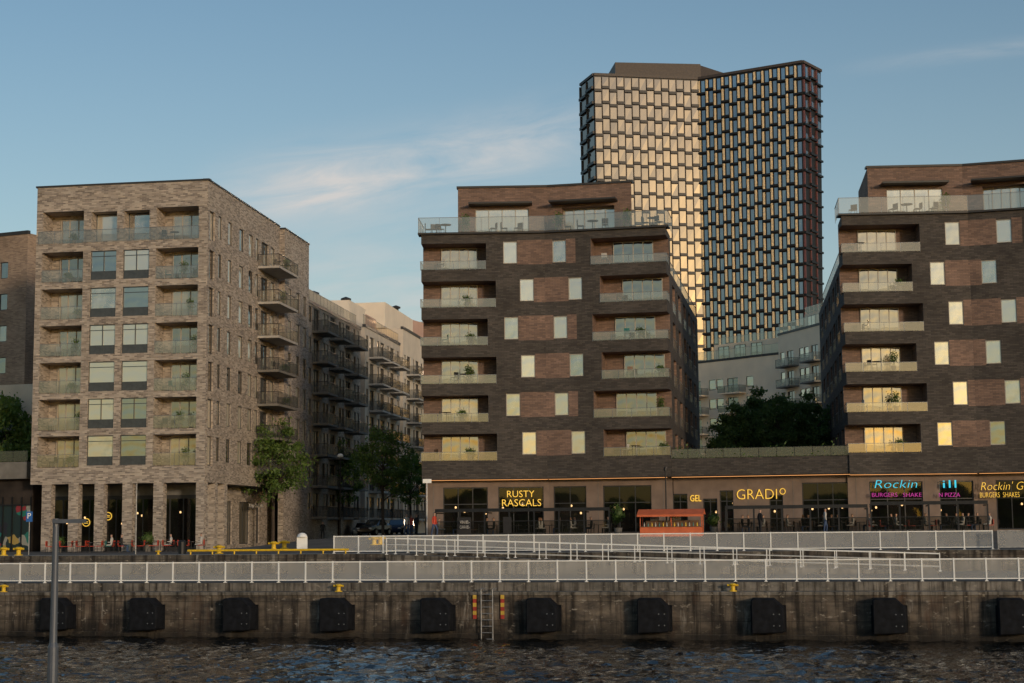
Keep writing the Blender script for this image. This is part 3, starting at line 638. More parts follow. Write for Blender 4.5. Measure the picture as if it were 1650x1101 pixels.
PO=root('podium_building','low charcoal brick podium with roof garden above shops','building',(PD.p.x,PD.p.y,2.1))
mb=MB(); q=PD.off(-.15); mb.box(q,-.3,PD.L+.3,zpb+.01,zpt,-32,0); mb.build('wall',[M['dk']],PO)
railing(PO,[q.pt(0,0,-.1),q.pt(PD.L,0,-.1)],zpt,.75,'raild',name='roof_railing',mm='metal')
zg=2.05
def shops(fr,name,label,openings,u0,u1,zt_):
    B=root(name,label,'shop',(fr.p.x,fr.p.y,zg)); mb=MB()
    hs=[(a,b,zg+.25,min(zt_-.45,zg+c),.3,0,'N') for a,b,c in openings]
    facade(mb,fr,u0,u1,zg-.3,zt_-.01,hs); mb.build('wall',[M['gf']],B)
    k=u0+.6
    while k<u1-.3:
        if not any(a-.1<k<b+.1 for a,b,c in openings): mb=MB(); mb.box(fr,k,k+.03,zg-.2,zt_-.02,.002,.02); mb.build('panel_joint',[M['dconc']],B)
        k+=1.7
    mb=MB(); D=5
    for P_ in ([(u0,zg,-.35),(u1,zg,-.35),(u1,zg,-D),(u0,zg,-D)],[(u0,zt_-.03,-.35),(u1,zt_-.03,-.35),(u1,zt_-.03,-D),(u0,zt_-.03,-D)],[(u0,zg,-D),(u1,zg,-D),(u1,zt_,-D),(u0,zt_,-D)],[(u0,zg,-.35),(u0,zg,-D),(u0,zt_,-D),(u0,zt_,-.35)],[(u1,zg,-.35),(u1,zg,-D),(u1,zt_,-D),(u1,zt_,-.35)]):
        mb.poly([fr.pt(*p) for p in P_],0)
    mb.build('interior',[M['interior']],B)
    for h in hs:
        w_=h[1]-h[0]; mb=MB(); n=max(2,round(w_/1.2))
        mb.box(fr,h[0],h[1],h[2],h[2]+.08,-.22,-.12,0); mb.box(fr,h[0],h[1],h[3]-.08,h[3],-.22,-.12,0); mb.box(fr,h[0],h[1],h[2]+2.3,h[2]+2.37,-.219,-.121,0)
        for i in range(n+1): u=h[0]+.04+(w_-.08)*i/n; mb.box(fr,u-.035,u+.035,h[2]+.08,h[3]-.08,-.218,-.122,0)
        mb.poly((fr.pt(h[0],h[2],-.18),fr.pt(h[1],h[2],-.18),fr.pt(h[1],h[3],-.18),fr.pt(h[0],h[3],-.18)),1)
        mb.build('shop_window',[M['frame'],M['shop']],B)
        for k in range(max(1,int(w_/1.1))):
            mb=MB(); u=rnd.uniform(h[0]+.2,h[1]-.2); dd=rnd.uniform(-3.5,-1.2); zz=rnd.uniform(zg+1.7,zg+2.6); c=fr.pt(u,zz,dd)
            mb.lathe(c,[(.02,.12),(.07,.08),(.08,0),(.04,-.06)],8,0); mb.tube(c+Vector((0,0,.12)),Vector((c.x,c.y,zt_-.04)),.01,n=4,mi=1); mb.build('pendant_lamp',[M['lampw'],M['metal']],B)
    return B
sA=dB2[1].off(-1.2); sB=dB2[2].off(-1.2); sP=PD.off(-1.35); sC=dB3[1].off(-1.2); sD=dB3[2].off(-1.2)
def op(fr,l,y=820): return [(fr.hit(a,y)[0],fr.hit(b,y)[0],c) for a,b,c in l]
zB2=dB2[3]; zB3=dB3[3]
shops(sA,'restaurant','brown rendered restaurant front with dark glazing and glowing sign',op(sA,[(714,786,3.9),(803,876,3.9)]),.2,sA.L+.25,zB2)
shops(sB,'restaurant.001','brown rendered restaurant front with wide dark windows',op(sB,[(892,945,3.9),(972,1050,3.9)]),-.25,sB.L+.0,zB2)
shops(sP,'ice_cream_shop','brown shopfront with glowing letters below the podium',op(sP,[(1084,1108,3.2),(1133,1156,2.8),(1160,1182,3.4),(1240,1262,3.0),(1293,1368,3.9)]),0,sP.L,zB2)
shops(sC,'restaurant.002','brown diner front with neon signs over dark windows',op(sC,[(1402,1488,3.9),(1515,1570,3.9)]),.0,sC.L+.25,zB3)
shops(sD,'restaurant.003','brown diner front beside a folded brick facade',op(sD,[(1606,1680,3.9)]),-.25,sD.L,zB3)
for k,(fr,z,a,b) in enumerate(((dB2[1],zB2,0,9.8),(dB2[2],zB2,0,9.3),(PD,zB2,0,PD.L),(dB3[1],zB3,0,9.4),(dB3[2],zB3,0,9))):
    mb=MB(); mb.box(fr,a+.05,b,z-.08,z-.05,-.32,-.28); o=mb.build('light_strip',[M['led']],origin=fr.pt(a,z-.1)); tag(o,'warm orange light strip under the brick overhang','light','light strips under the overhang')
# ---------------------------------------------------------------- courtyard building
cA,cB,cC=gp(1095,256),gp(1262,240),gp(1350,224)
fa=Fr(cA,cB); fb2=Fr(cB,cC)
b5,_=block('white_apartment_building','cream plaster courtyard block with rows of balconies',fa,fa.L,14,2,28.2,'plasterc',[.8,6.9,8.5,14.6],1.4,[2.4,10.1],zfirst=5,gm='raild',slab='plasterc',bw=4.4)
railing(b5,[fa.pt(0,0,-.2),fa.pt(fa.L,0,-.2)],28.45,1.4,'rail',name='roof_railing')
mb=MB(); mb.box(fa,5,fa.L,28.46,31.2,-12,-3.5); mb.build('penthouse',[M['plasterc']],b5)
railing(b5,[fa.pt(5,0,-3.6),fa.pt(fa.L,0,-3.6)],31.2,1.1,'rail',name='roof_railing')
for i in range(3): win(b5,fa,6.0+i*3.4,28.7,2.2,2.1,-3.47,cols=2)
b6,_=block('white_apartment_building.001','cream plaster block stepping forward with glass roof terrace',fb2,fb2.L,14,2,31.0,'plasterc',[.6,6.7,8.3,14.4,16.4],1.4,[2.1,9.8],zfirst=5,gm='raild',slab='dconc',bw=4.4)
railing(b6,[fb2.pt(0,0,-.2),fb2.pt(fb2.L,0,-.2)],31.25,1.4,'rail',name='roof_railing')
mb=MB(); mb.box(fb2,3,fb2.L,31.26,33.8,-12,-3); mb.build('penthouse',[M['plasterc']],b6)
for i in range(3): win(b6,fb2,4.0+i*3.6,31.4,2.4,2.0,-2.97,cols=2)
railing(b6,[fb2.pt(3,0,-3.1),fb2.pt(fb2.L,0,-3.1)],33.8,1.1,'rail',name='roof_railing')
# ---------------------------------------------------------------- tower
T=[gp(946,338),gp(968,330),gp(1141,334),gp(1316,322),gp(1346,329)]
hp=Fr(T[1],T[2]); ZT=hp.hit(1040,123)[1]
def ring(z):
    k=max(0,min(1.3,(ZT-z)/58)); c=T[2]; out=[]
    for i,p in enumerate(T): s_=1-(.03 if i<2 else .06 if i>2 else 0)*k; out.append(c+(p-c)*s_)
    return out
TW=root('office_tower','tall folded tower with sawtooth windows and golden fins','tower',(T[2].x,T[2].y,2))
bk=Vector((6,34)); tr_=random.Random(3)
FH=3.2; nf=28; mb=MB()
zlev=[ZT-.6-FH*i for i in range(nf+1)]
def segface(m,z0,z1,mi):
    a=ring(z0); b=ring(z1); bb=[a[0]+bk,a[4]+bk]; tt=[b[0]+bk,b[4]+bk]
    for i in range(4): m.poly((Vector((*a[i],z0)),Vector((*a[i+1],z0)),Vector((*b[i+1],z1)),Vector((*b[i],z1))),mi)
    m.poly((Vector((*a[4],z0)),Vector((*bb[1],z0)),Vector((*tt[1],z1)),Vector((*b[4],z1))),mi)
    m.poly((Vector((*bb[0],z0)),Vector((*a[0],z0)),Vector((*b[0],z1)),Vector((*tt[0],z1))),mi)
    m.poly((Vector((*bb[1],z0)),Vector((*bb[0],z0)),Vector((*tt[0],z1)),Vector((*tt[1],z1))),mi)
segface(mb,zlev[-1],ZT,0); segface(mb,2,zlev[-1],0)
rt=ring(ZT); mb.poly([Vector((*p,ZT)) for p in rt]+[Vector((*(rt[4]+bk),ZT)),Vector((*(rt[0]+bk),ZT))],0)
mb.build('wall',[M['tdark']],TW)
glassL=MB(); glassR=MB(); fins=MB(); led=MB(); cnt=0
NB=[2,14,13,3]
for fi in range(nf):
    z1=zlev[fi]; z0=zlev[fi+1]; a=ring(z0); b=ring(z1)
    for s_ in range(4):
        fr=Fr((a[s_]+b[s_])/2,(a[s_+1]+b[s_+1])/2); n=NB[s_]; bw=fr.L/n
        for k in range(n):
            u=k*bw; step=(.65 if k%2 else 0) if s_<2 else (.75 if k%2 else 0)
            zz0=z0+.6+step; zz1=z1-.04+step
            if fi==0: zz1=min(zz1,z1)
            j=lambda: tr_.uniform(-.02,.02)
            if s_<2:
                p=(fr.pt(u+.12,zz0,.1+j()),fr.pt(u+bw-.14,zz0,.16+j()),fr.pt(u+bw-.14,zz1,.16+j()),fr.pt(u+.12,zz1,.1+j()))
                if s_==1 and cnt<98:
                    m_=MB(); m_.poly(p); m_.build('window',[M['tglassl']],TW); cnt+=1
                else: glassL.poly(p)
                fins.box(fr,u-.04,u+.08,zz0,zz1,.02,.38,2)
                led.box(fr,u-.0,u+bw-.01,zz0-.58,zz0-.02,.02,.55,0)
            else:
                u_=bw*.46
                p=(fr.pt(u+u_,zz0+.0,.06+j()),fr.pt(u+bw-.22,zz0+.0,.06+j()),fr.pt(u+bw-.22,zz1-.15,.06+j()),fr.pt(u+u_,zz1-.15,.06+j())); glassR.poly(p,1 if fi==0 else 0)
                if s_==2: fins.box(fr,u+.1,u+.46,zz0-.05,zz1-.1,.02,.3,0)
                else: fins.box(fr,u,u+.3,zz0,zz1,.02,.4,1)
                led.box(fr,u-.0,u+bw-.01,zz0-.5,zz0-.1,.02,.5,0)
glassL.build('window',[M['tglassl']],TW)["kind"]="stuff"; glassR.build('window',[M['tglassr'],M['tglasst']],TW)["kind"]="stuff"
fins.build('fin',[M['gold'],M['tred'],M['tbrown']],TW)["kind"]="stuff"; led.build('ledge',[M['tdark']],TW)["kind"]="stuff"
mb=MB(); a_=ring(ZT)
for i in range(4):
    fr=Fr(a_[i],a_[i+1]); mb.box(fr,0,fr.L,ZT-.35,ZT+.2,-.3,.3)
mb.build('roof_edge',[M['tbrown']],TW)
mb=MB(); f_=Fr(gp(1004,343),gp(1146,345)); zq=f_.hit(1060,102)[1]; mb.box(f_,0,f_.L,ZT,zq,-14,0); f_=Fr(f_.pt(f_.L,0).to_2d(),gp(1190,352)); mb.box(f_,0,f_.L,ZT,zq-.3,-12,0)
mb.build('plant_room',[M['tbrown']],TW)
# ---------------------------------------------------------------- trees
def treemesh(H,R,base,n,seed,leaf,ls=.2):
    r=random.Random(seed); tb=MB(); top=H*.75
    tb.tube((0,0,-.2),(0,0,base),R*.05,R*.04,8); tb.tube((0,0,base),(r.uniform(-.2,.2),r.uniform(-.2,.2),top),R*.04,R*.012,7)
    cl=[]
    for i in range(12):
        a=i*2.4+r.uniform(-.3,.3); z=base+(H-base)*r.uniform(0,.5); q=Vector((math.cos(a)*R*r.uniform(.5,.85),math.sin(a)*R*r.uniform(.5,.85),z+R*r.uniform(.3,.9)))
        tb.tube((0,0,z),q,R*.025,R*.006,6); cl.append((q,.8))
    cz=(H+base)/2+.2; hz=(H-base)/2
    for i in range(50):
        while True:
            v=Vector((r.uniform(-1,1),r.uniform(-1,1),r.uniform(-1,1)))
            if .2<v.length<1: break
        wz=1-.45*max(0,v.z); cl.append((Vector((v.x*R*1.0*wz,v.y*R*1.0*wz,cz+v.z*hz*.98)),r.uniform(.5,1.2)))
    lb=MB()
    for i in range(n):
        c,q=r.choice(cl); s=R*.13*q; p=c+Vector((r.gauss(0,s),r.gauss(0,s),r.gauss(0,s*.7)))
        d=Vector((r.uniform(-1,1),r.uniform(-1,1),r.uniform(-.6,.8))).normalized(); e=d.orthogonal().normalized(); e2=d.cross(e); k=ls*r.uniform(.6,1.3)
        a=r.uniform(0,6.28); x=e*math.cos(a)+e2*math.sin(a); y=d.cross(x)
        lb.poly((p-x*k,p-y*k*.55,p+x*k,p+y*k*.55))
    return tb.mesh('trunk',[M['bark']]),lb.mesh('crown',[leaf])
TM=[treemesh(10.2,3.1,3.2,5600,1,M['leaf'],.135),treemesh(9.6,2.6,3.0,4600,2,M['leaf'],.135),treemesh(9.5,3.6,1.5,11000,3,M['leafd'],.17),treemesh(8,3.0,1,9000,4,M['leaf'],.16)]
def tree(k,xy,z,s,label,grp,ang=0):
    o=root('tree',label,'tree',(xy[0],xy[1],z),grp); o.scale=(s,s,s); o.rotation_euler=(0,0,ang)
    for nm,me in zip(('trunk','crown'),TM[k]):
        c=bpy.data.objects.new(nm,me); coll.objects.link(c); c.parent=o
for px,Y,k,s,a in ((440,139,0,1.05,0),(546,166,1,1.05,1),(617,142,0,.93,2.2),(662,168,1,.9,3)):
    p=gp(px,Y); tree(k,p,g(p.x,p.y),s,'slender green street tree in the paved street','trees along the street',a)
for px,Y,k,s,a in ((8,139,3,1.2,0),(-22,141,3,1.3,2),(36,139,3,1.0,4)):
    p=gp(px,Y); tree(k,p,5.0 if px<30 else 4.2,s*.95,'leafy green tree behind a pale garden wall','trees behind the garden wall',a)
for px,Y,k,s,a in ((1190,143,2,.86,0),(1232,146,2,1.1,1),(1268,141,2,.95,2.4),(1305,143,2,1.0,4),(1215,152,2,1.0,5),(1330,150,2,.9,3),(1165,140,2,.5,3)):
    p=gp(px,Y); tree(k,p,zpt-1.2,s*.8,'dark green bushy tree on the podium roof garden','trees on the roof garden',a)
mb=MB(); r_=random.Random(5)
for i in range(2600):
    u=r_.uniform(.2,PD.L-.2); p=PD.pt(u,zpt+abs(r_.gauss(0,.22))*(1+.8*math.sin(u*1.7)),-1.0+r_.gauss(0,.3)); d=Vector((r_.uniform(-1,1),r_.uniform(-1,1),r_.uniform(-1,1))).normalized(); e=d.orthogonal(); e2=d.cross(e); k=.09
    mb.poly((p-e*k,p-e2*k*.6,p+e*k,p+e2*k*.6))
o=mb.build('hedge',[M['leafd']],origin=PD.pt(0,zpt,-1)); tag(o,'low green planting along the podium roof edge','hedge')
# ---------------------------------------------------------------- fences
def fence(name,label,fr,u0,u1,zf,step,h=1.1,mesh=True,n_r=0,mm='white',th=1.0):
    n=round((u1-u0)/step); st=(u1-u0)/n; R_=root(name,label,'fence',fr.pt(u0,zf(u0))); w_=.035*th
    pm=MB(); pm.box(W0,-w_,w_,0,h+.02,-w_,w_); pm.box(W0,-.08,.08,0,.03,-.08,.08); pm=pm.mesh('post',[M[mm]])
    for i in range(n+1): u=u0+st*i; inst('post',pm,fr.pt(u,zf(u)),fr.ang,R_)
    for i in range(n):
        a=u0+st*i; b=a+st; mb=MB(); za,zb_=zf(a),zf(b)
        def bar(h0,h1):
            P=[fr.pt(a+.036,za+h0,.02),fr.pt(b-.036,zb_+h0,.02),fr.pt(b-.036,zb_+h1,.02),fr.pt(a+.036,za+h1,.02)]; Q_=[fr.pt(a+.036,za+h0,-.02),fr.pt(b-.036,zb_+h0,-.02),fr.pt(b-.036,zb_+h1,-.02),fr.pt(a+.036,za+h1,-.02)]
            mb.poly(P); mb.poly(Q_[::-1]); mb.poly((P[3],P[2],Q_[2],Q_[3])); mb.poly((Q_[0],Q_[1],P[1],P[0]))
        bar(h-.06*th,h)
        if mesh: bar(.1,.15); mb.poly((fr.pt(a+.04,za+.15,0),fr.pt(b-.04,zb_+.15,0),fr.pt(b-.04,zb_+h-.06,0),fr.pt(a+.04,za+h-.06,0)),1)
        else:
            for k in range(n_r): hh=.25+k*(h-.3)/n_r; bar(hh,hh+.02)
        mb.build('panel' if mesh else 'rail',[M[mm],M['wire']],R_)
    return R_
fence('quay_fence','white wire mesh fence along the quay edge',Q,-34,34,lambda u:.0,1.5)
ue0=E.hit(536,870)[0]; ue1=E.hit(1600,870)[0]
fence('terrace_fence','white wire mesh fence along the upper quay',E.off(-.3),ue0,ue1,lambda u:1.26,1.6)
fence('terrace_fence.001','grey mesh fence at the end of the upper quay',E.off(.9),ue1+.2,ue1+8,lambda u:1.26,1.6,mm='galv')
RA=Fr(gp(622,99.3),gp(1512,91)); 
def zr_(u): return 1.22-1.1*max(0,min(1,u/RA.L))
rr=root('access_ramp','sloping concrete access ramp on the lower quay','ramp',RA.pt(0,0))
mb=MB(); n=20
for i in range(n):
    a=RA.L*i/n; b=RA.L*(i+1)/n
    mb.poly((RA.pt(a,zr_(a),0),RA.pt(b,zr_(b),0),RA.pt(b,zr_(b),-1.9),RA.pt(a,zr_(a),-1.9))); mb.poly((RA.pt(a,0,0),RA.pt(b,0,0),RA.pt(b,zr_(b),0),RA.pt(a,zr_(a),0)))
mb.poly((RA.pt(0,0,-1.9),RA.pt(0,0,0),RA.pt(0,zr_(0),0),RA.pt(0,zr_(0),-1.9))); mb.build('slab',[M['cope']],rr)
fence('ramp_railing','white tubular handrail following the access ramp',RA.off(-.1),0,RA.L,lambda u:zr_(u)+.003,1.9,1.0,False,2,th=.7)
fence('ramp_railing.001','white tubular handrail on the inner ramp side',RA.off(-1.8),0,RA.L,lambda u:zr_(u)+.003,1.9,1.0,False,2,th=.7)
ya,yb=E.hit(300,888)[0],E.hit(560,888)[0]; mb=MB(); mb.tube(E.pt(ya,1.5,-.25),E.pt(yb,1.5,-.25),.07); 
for i in range(8): u=ya+.2+(yb-ya-.4)*i/7; mb.tube(E.pt(u,1.2,-.25),E.pt(u,1.5,-.25),.05)
tag(mb.build('guard_rail',[M['yel']],origin=E.pt(ya,1.24)),'low yellow tube guard rail along the upper quay','guard rail')
bm=MB(); bm.lathe((0,0,0),[(.24,0),(.24,.04),(.13,.06),(.12,.3),(.2,.36),(.21,.42),(.1,.47)],14); bm.tube((-.32,0,.36),(.32,0,.36),.06,n=8); bm=bm.mesh('mooring_bollard',[M['yel']])
for x in (5,545,1181): u=Q.hit(x,952,.8)[0]; tag(inst('mooring_bollard',bm,Q.pt(u,-.45,.75),Q.ang,None,.85),'yellow mooring bollard on the quay coping','bollard','yellow mooring bollards')
for x,dd in ((6,1),(30,1.5),(353,2),(441,6),(458,6.5),(603,8),(613,8.3),(255,1)): u=E.hit(x,888,-dd)[0]; p=E.pt(u,0,-dd); p.z=g(p.x,p.y); tag(inst('mooring_bollard',bm,p,Q.ang,None,1.2 if x!=255 else .6),'yellow mooring bollard on the upper quay paving','bollard','yellow mooring bollards')
# fenders : one chunky moulded block with sloping shoulder
fm=MB(); pr=[(-.78,-.86),(.7,-.8),(.78,-.72),(.78,.42),(.3,.86),(-.7,.86),(-.78,.78)]
def shp(k,o): return [W0.pt(x*k,z*k,o) for x,z in pr]
A_,B_,C_=shp(1,0),shp(1,.86),shp(.93,.95); fm.poly(C_)
for i in range(len(pr)):
    j_=(i+1)%len(pr); fm.poly((B_[i],B_[j_],C_[j_],C_[i])); fm.poly((A_[i],A_[j_],B_[j_],B_[i]))
fm.box(W0,-.86,.86,-.8,.5,0,.1)
for x in (.3,.58):
    for z in (-.45,.1): fm.tube(W0.pt(x,z,.94),W0.pt(x,z,.965),.03,n=8,mi=1)
fm=fm.mesh('dock_fender',[M['rubber'],M['grey']])
for x in (97,240,390,545,707,877,1055,1238,1433,1635): u=Q.hit(x,990,1.3)[0]; tag(inst('dock_fender',fm,Q.pt(u,-1.6,1.155),Q.ang),'black rubber dock fender bolted to the quay wall','dock fender','dock fenders on the quay wall')
u=Q.hit(786,990,1.3)[0]; L_=root('quay_ladder','weathered steel ladder on the quay wall','ladder',Q.pt(u,-2.8,1.3)); mb=MB()
for s_ in (-.3,.3): mb.tube(Q.pt(u+s_,-3,1.5),Q.pt(u+s_,-.3,1.5),.03); mb.tube(Q.pt(u+s_,-.3,1.5),Q.pt(u+s_,-.3,.6),.03)
mb.build('side_rail',[M['galv']],L_)
for i in range(8): z=-2.8+i*.32; mb=MB(); mb.tube(Q.pt(u-.3,z,1.5),Q.pt(u+.3,z,1.5),.022); mb.build('rung',[M['galv']],L_)
mred=mat('faded_red',(.38,.04,.025),.6,var=.3); myel=mat('faded_yellow',(.55,.36,.05),.6,var=.3)
for s_ in (-.7,.75):
    mb=MB()
    for i in range(6): mb.box(Q,u+s_-.09,u+s_+.09,-1.8+i*.2,-1.8+i*.2+.197,1.18,1.26,i%2)
    tag(mb.build('marker_post',[mred,myel],origin=Q.pt(u+s_,-1.8,1.2)),'red and yellow striped marker beside the quay ladder','marker post','striped ladder markers')
# near lamp post
p=gp(90,25); LP=root('lamp_post','grey steel lamp post with flat head on near quay','street lamp',(p.x,p.y,0)); mb=MB()
mb.lathe((p.x,p.y,0),[(.08,0),(.08,1.05),(.058,1.12),(.046,2.9)],14); mb.build('pole',[M['lampgrey']],LP)
mb=MB(); mb.tube((p.x,p.y,2.88),(p.x,p.y,3.0),.05); c=[(-.03,-.1),(.42,-.12),(.47,0),(.42,.12),(-.03,.1)]
mb.poly([(p.x+a,p.y+b,2.93) for a,b in c][::-1]); mb.poly([(p.x+a,p.y+b,2.99) for a,b in c])
for i in range(5): a,b=c[i],c[(i+1)%5]; mb.poly([(p.x+a[0],p.y+a[1],2.93),(p.x+b[0],p.y+b[1],2.93),(p.x+b[0],p.y+b[1],2.99),(p.x+a[0],p.y+a[1],2.99)])
mb.build('lamp_head',[M['lampgrey']],LP)
# ---------------------------------------------------------------- signs
def text(body,fr,px0,py0,px1,py1,m,o=.08,label='',shear=0,ex=.03,name='neon_sign',bold=.0):
    cu=bpy.data.curves.new('txt','FONT'); cu.body=body; cu.extrude=ex; cu.shear=shear; cu.offset=bold; cu.resolution_u=3
    ob=bpy.data.objects.new('txt',cu); coll.objects.link(ob); bpy.context.view_layer.update()
    me=bpy.data.meshes.new_from_object(ob.evaluated_get(bpy.context.evaluated_depsgraph_get())); bpy.data.objects.remove(ob)
    u0,zt_=fr.hit(px0,py0,o); u1,zb_=fr.hit(px1,py1,o)
    xs_=[v.co.x for v in me.vertices]; ys_=[v.co.y for v in me.vertices]; x0,x1,y0,y1=min(xs_),max(xs_),min(ys_),max(ys_)
    for v in me.vertices: v.co=Vector(((v.co.x-x0)/(x1-x0)*(u1-u0),-v.co.z,(v.co.y-y0)/(y1-y0)*(zt_-zb_)))
    me.materials.clear(); me.materials.append(M[m]); ob=inst(name,me,fr.pt(u0,zb_,o),fr.ang); return tag(ob,label,'sign')
text('RUSTY',sA,817,791,861,801,'ny',label='yellow glowing capital letters on dark restaurant window',bold=-.01)
text('RASCALS',sA,809,805,872,815.5,'ny',label='yellow glowing lower word on dark restaurant window',bold=-.01)
text('GEL',sP,1112,798,1130,808,'ny',label='yellow letters on brown ice cream shop wall')
text('GRADI',sP,1187,789,1252,804,'ny',label='thin yellow glowing letters on brown wall',bold=-.02)
text('O',sP,1256,787,1266,797,'ny',label='small yellow round letter on brown wall',bold=-.012)
text('Rockin',sC,1409,774,1478,786,'nc',shear=.2,label='cyan neon script word above diner window',o=.5,bold=-.02)
text('ill',sC,1519,774,1541,786,'nc',shear=.0,label='cyan neon script ending above diner window',o=.5,bold=-.014)
text('BURGERS',sC,1405,794.5,1446,800.5,'nm',label='magenta neon capitals above diner window',o=.5,bold=-.018); text('SHAKE',sC,1455,794.5,1485,800.5,'nm',label='magenta neon word above diner window',o=.5,bold=-.018); text('N PIZZA',sC,1513,794.5,1547,800.5,'nm',label='magenta neon word on diner facade',o=.5,bold=-.018)
text("Rockin' G",sD,1580,777,1650,789,'ny',shear=.25,label='yellow neon script word on diner facade',o=.5,bold=-.02); text('BURGERS  SHAKES',sD,1579,794,1643,801,'ny',label='yellow neon capitals on diner facade',o=.5,bold=-.018)
text('DJ BAR',gsx,402,812,424,820,'wht',label='small pale bar sign on the street wall',o=.9,name='bar_sign')
# ---------------------------------------------------------------- people
def person(joints,edges,rad,mats,name):
    me=bpy.data.meshes.new(name); me.from_pydata(joints,edges,[]); ob=bpy.data.objects.new(name,me); coll.objects.link(ob)
    md=ob.modifiers.new('s','SKIN'); 
    for i,v in enumerate(me.skin_vertices[0].data): v.radius=rad[i] if hasattr(rad[i],'__len__') else (rad[i],rad[i]); v.use_root=(i==0)
    ob.modifiers.new('u','SUBSURF').levels=1; bpy.context.view_layer.update()
    m2_=bpy.data.meshes.new_from_object(ob.evaluated_get(bpy.context.evaluated_depsgraph_get())); bpy.data.objects.remove(ob)
    m2_.materials.clear()
    for m in mats: m2_.materials.append(m)
    for p in m2_.polygons:
        z=p.center.z; p.use_smooth=True
        p.material_index=2 if z>joints[2][2]+.09 else (0 if z>joints[0][2]-.02 else 1)
        if z>joints[2][2]+.27 : p.material_index=3
    return m2_
EDG=[(0,1),(1,2),(2,3),(3,4),(4,5),(0,6),(6,7),(7,8),(8,9),(0,10),(10,11),(11,12),(12,13),(2,14),(14,15),(15,16),(2,17),(17,18),(18,19)]
RAD=[(.16,.11),(.14,.1),(.15,.1),.055,.1,.07,.09,.065,.045,.04,.09,.065,.045,.04,.055,.042,.032,.055,.042,.032]
def stand(mats,stride=.12):
    J=[(0,0,.95),(0,.01,1.2),(0,0,1.42),(0,-.01,1.52),(0,-.02,1.66),(0,-.01,1.74),(.1,0,.9),(.11,-stride,.5),(.11,-stride*.6,.08),(.11,-stride*.6-.17,.04),(-.1,0,.9),(-.11,stride*.6,.5),(-.11,stride,.08),(-.11,stride-.17,.04),(.19,0,1.4),(.25,.03,1.13),(.24,-.1,.88),(-.19,0,1.4),(-.25,.02,1.13),(-.24,-.06,.87)]
    return person(J,EDG,RAD,mats,'person')
def sit(mats):
    J=[(0,0,.52),(0,.03,.78),(0,.03,1.0),(0,.0,1.1),(0,-.02,1.24),(0,-.01,1.32),(.1,-.05,.5),(.11,-.45,.5),(.11,-.45,.06),(.11,-.6,.04),(-.1,-.05,.5),(-.11,-.45,.5),(-.11,-.42,.06),(-.11,-.57,.04),(.19,.02,.97),(.24,0,.72),(.2,-.25,.74),(-.19,.02,.97),(-.24,0,.72),(-.2,-.25,.74)]
    return person(J,EDG,RAD,mats,'person')
PM=[stand([M['wht'],M['blu'],M['skin'],M['bark']]),stand([M['blk'],M['blk'],M['skin'],M['bark']],.05),stand([M['red'],M['blu'],M['skin'],M['bark']],.2),sit([M['wht'],M['blk'],M['skin'],M['bark']]),sit([M['blk'],M['blu'],M['skin'],M['bark']])]
def put(me,name,px,Y,ang,label,cat,grp=None,sc=1,dz=0):
    p=gp(px,Y); return tag(inst(name,me,(p.x,p.y,g(p.x,p.y)+dz),ang,None,sc),label,cat,grp)
for px,Y,k,a,l in ((655,131,0,.4,'person in white shirt walking on the street'),(671,133,1,2.5,'person in dark clothes standing near the restaurant'),(663,140,2,3,'person in red top walking up the street'),(1085,113.6,0,0,'person in white shirt standing behind the orange kiosk'),(1330,112,0,1.5,'person in white shirt walking past the terrace'),(520,150,1,.5,'person in dark clothes on the street'),(1225,112,1,2,'person in black standing by the tables'),(700,117,2,1,'person in red top beside the glass screens')):
    put(PM[k],'person',px,Y,a,l,'person')
# ---------------------------------------------------------------- furniture
def seats(px0,px1,Y,n,mats,people=0):
    for i in range(n):
        px=px0+(px1-px0)*(i+.5+rnd.uniform(-.15,.15))/n; YY=Y+rnd.uniform(-.5,.5)
        put(TB,'table',px,YY,0,'round dark metal cafe table on the terrace','table','cafe tables')
        c=rnd.choice(mats); dx=.75*F/YY
        l={'red':'red','teal':'teal','wood':'brown wooden','metal':'dark metal'}[c]+' cafe chair beside a round table'
        put(CM[c],'chair',px-dx,YY,math.pi/2,l,'chair','cafe chairs'); put(CM[c],'chair',px+dx,YY,-math.pi/2,l,'chair','cafe chairs')
        if rnd.random()<people: put(PM[3+i%2],'person',px-dx,YY,math.pi/2,'person seated at a cafe table','person')
        if rnd.random()<people: put(PM[4-i%2],'person',px+dx,YY,-math.pi/2,'person seated at a cafe table','person')
seats(85,320,121,10,['red','red','teal'],.2); seats(710,975,119.2,10,['metal','wood'],.6); seats(1175,1395,115.5,9,['metal','wood'],.6); seats(1405,1590,113.5,8,['red','metal'],.6)
def screen(px0,px1,Y0,Y1,top):
    fr=Fr(gp(px0,Y0),gp(px1,Y1)); z0=g(*fr.p); R_=root('wind_screen','dark metal framed glass screen around restaurant terrace','wind screen',fr.pt(0,z0),'terrace screens'); n=round(fr.L/1.9); mb=MB(); mg=MB()
    for i in range(n+1): u=fr.L*i/n; mb.box(fr,u-.06,u+.06,z0-.1,z0+top,-.04,.04); mb.box(fr,u-.03,u+.03,z0+top-.1,z0+top-.02,-3.0,-.04)
    mb.box(fr,-.04,fr.L+.04,z0+top,z0+top+.24,-.06,.06); mb.box(fr,-.04,fr.L+.04,z0+top+.05,z0+top+.1,-3.0,-.063); mb.box(fr,0,fr.L,z0+.05,z0+.1,-.02,.02); mb.box(fr,0,fr.L,z0+1.05,z0+1.1,-.02,.02); mb.build('frame',[M['metal']],R_)
    mg.poly((fr.pt(0,z0+.1),fr.pt(fr.L,z0+.1),fr.pt(fr.L,z0+1.05),fr.pt(0,z0+1.05))); mg.build('glass',[M['shop']],R_)
screen(702,982,117.5,115.5,1.75); screen(1170,1398,113.5,112,1.75); screen(1404,1592,112,110.5,1.9)
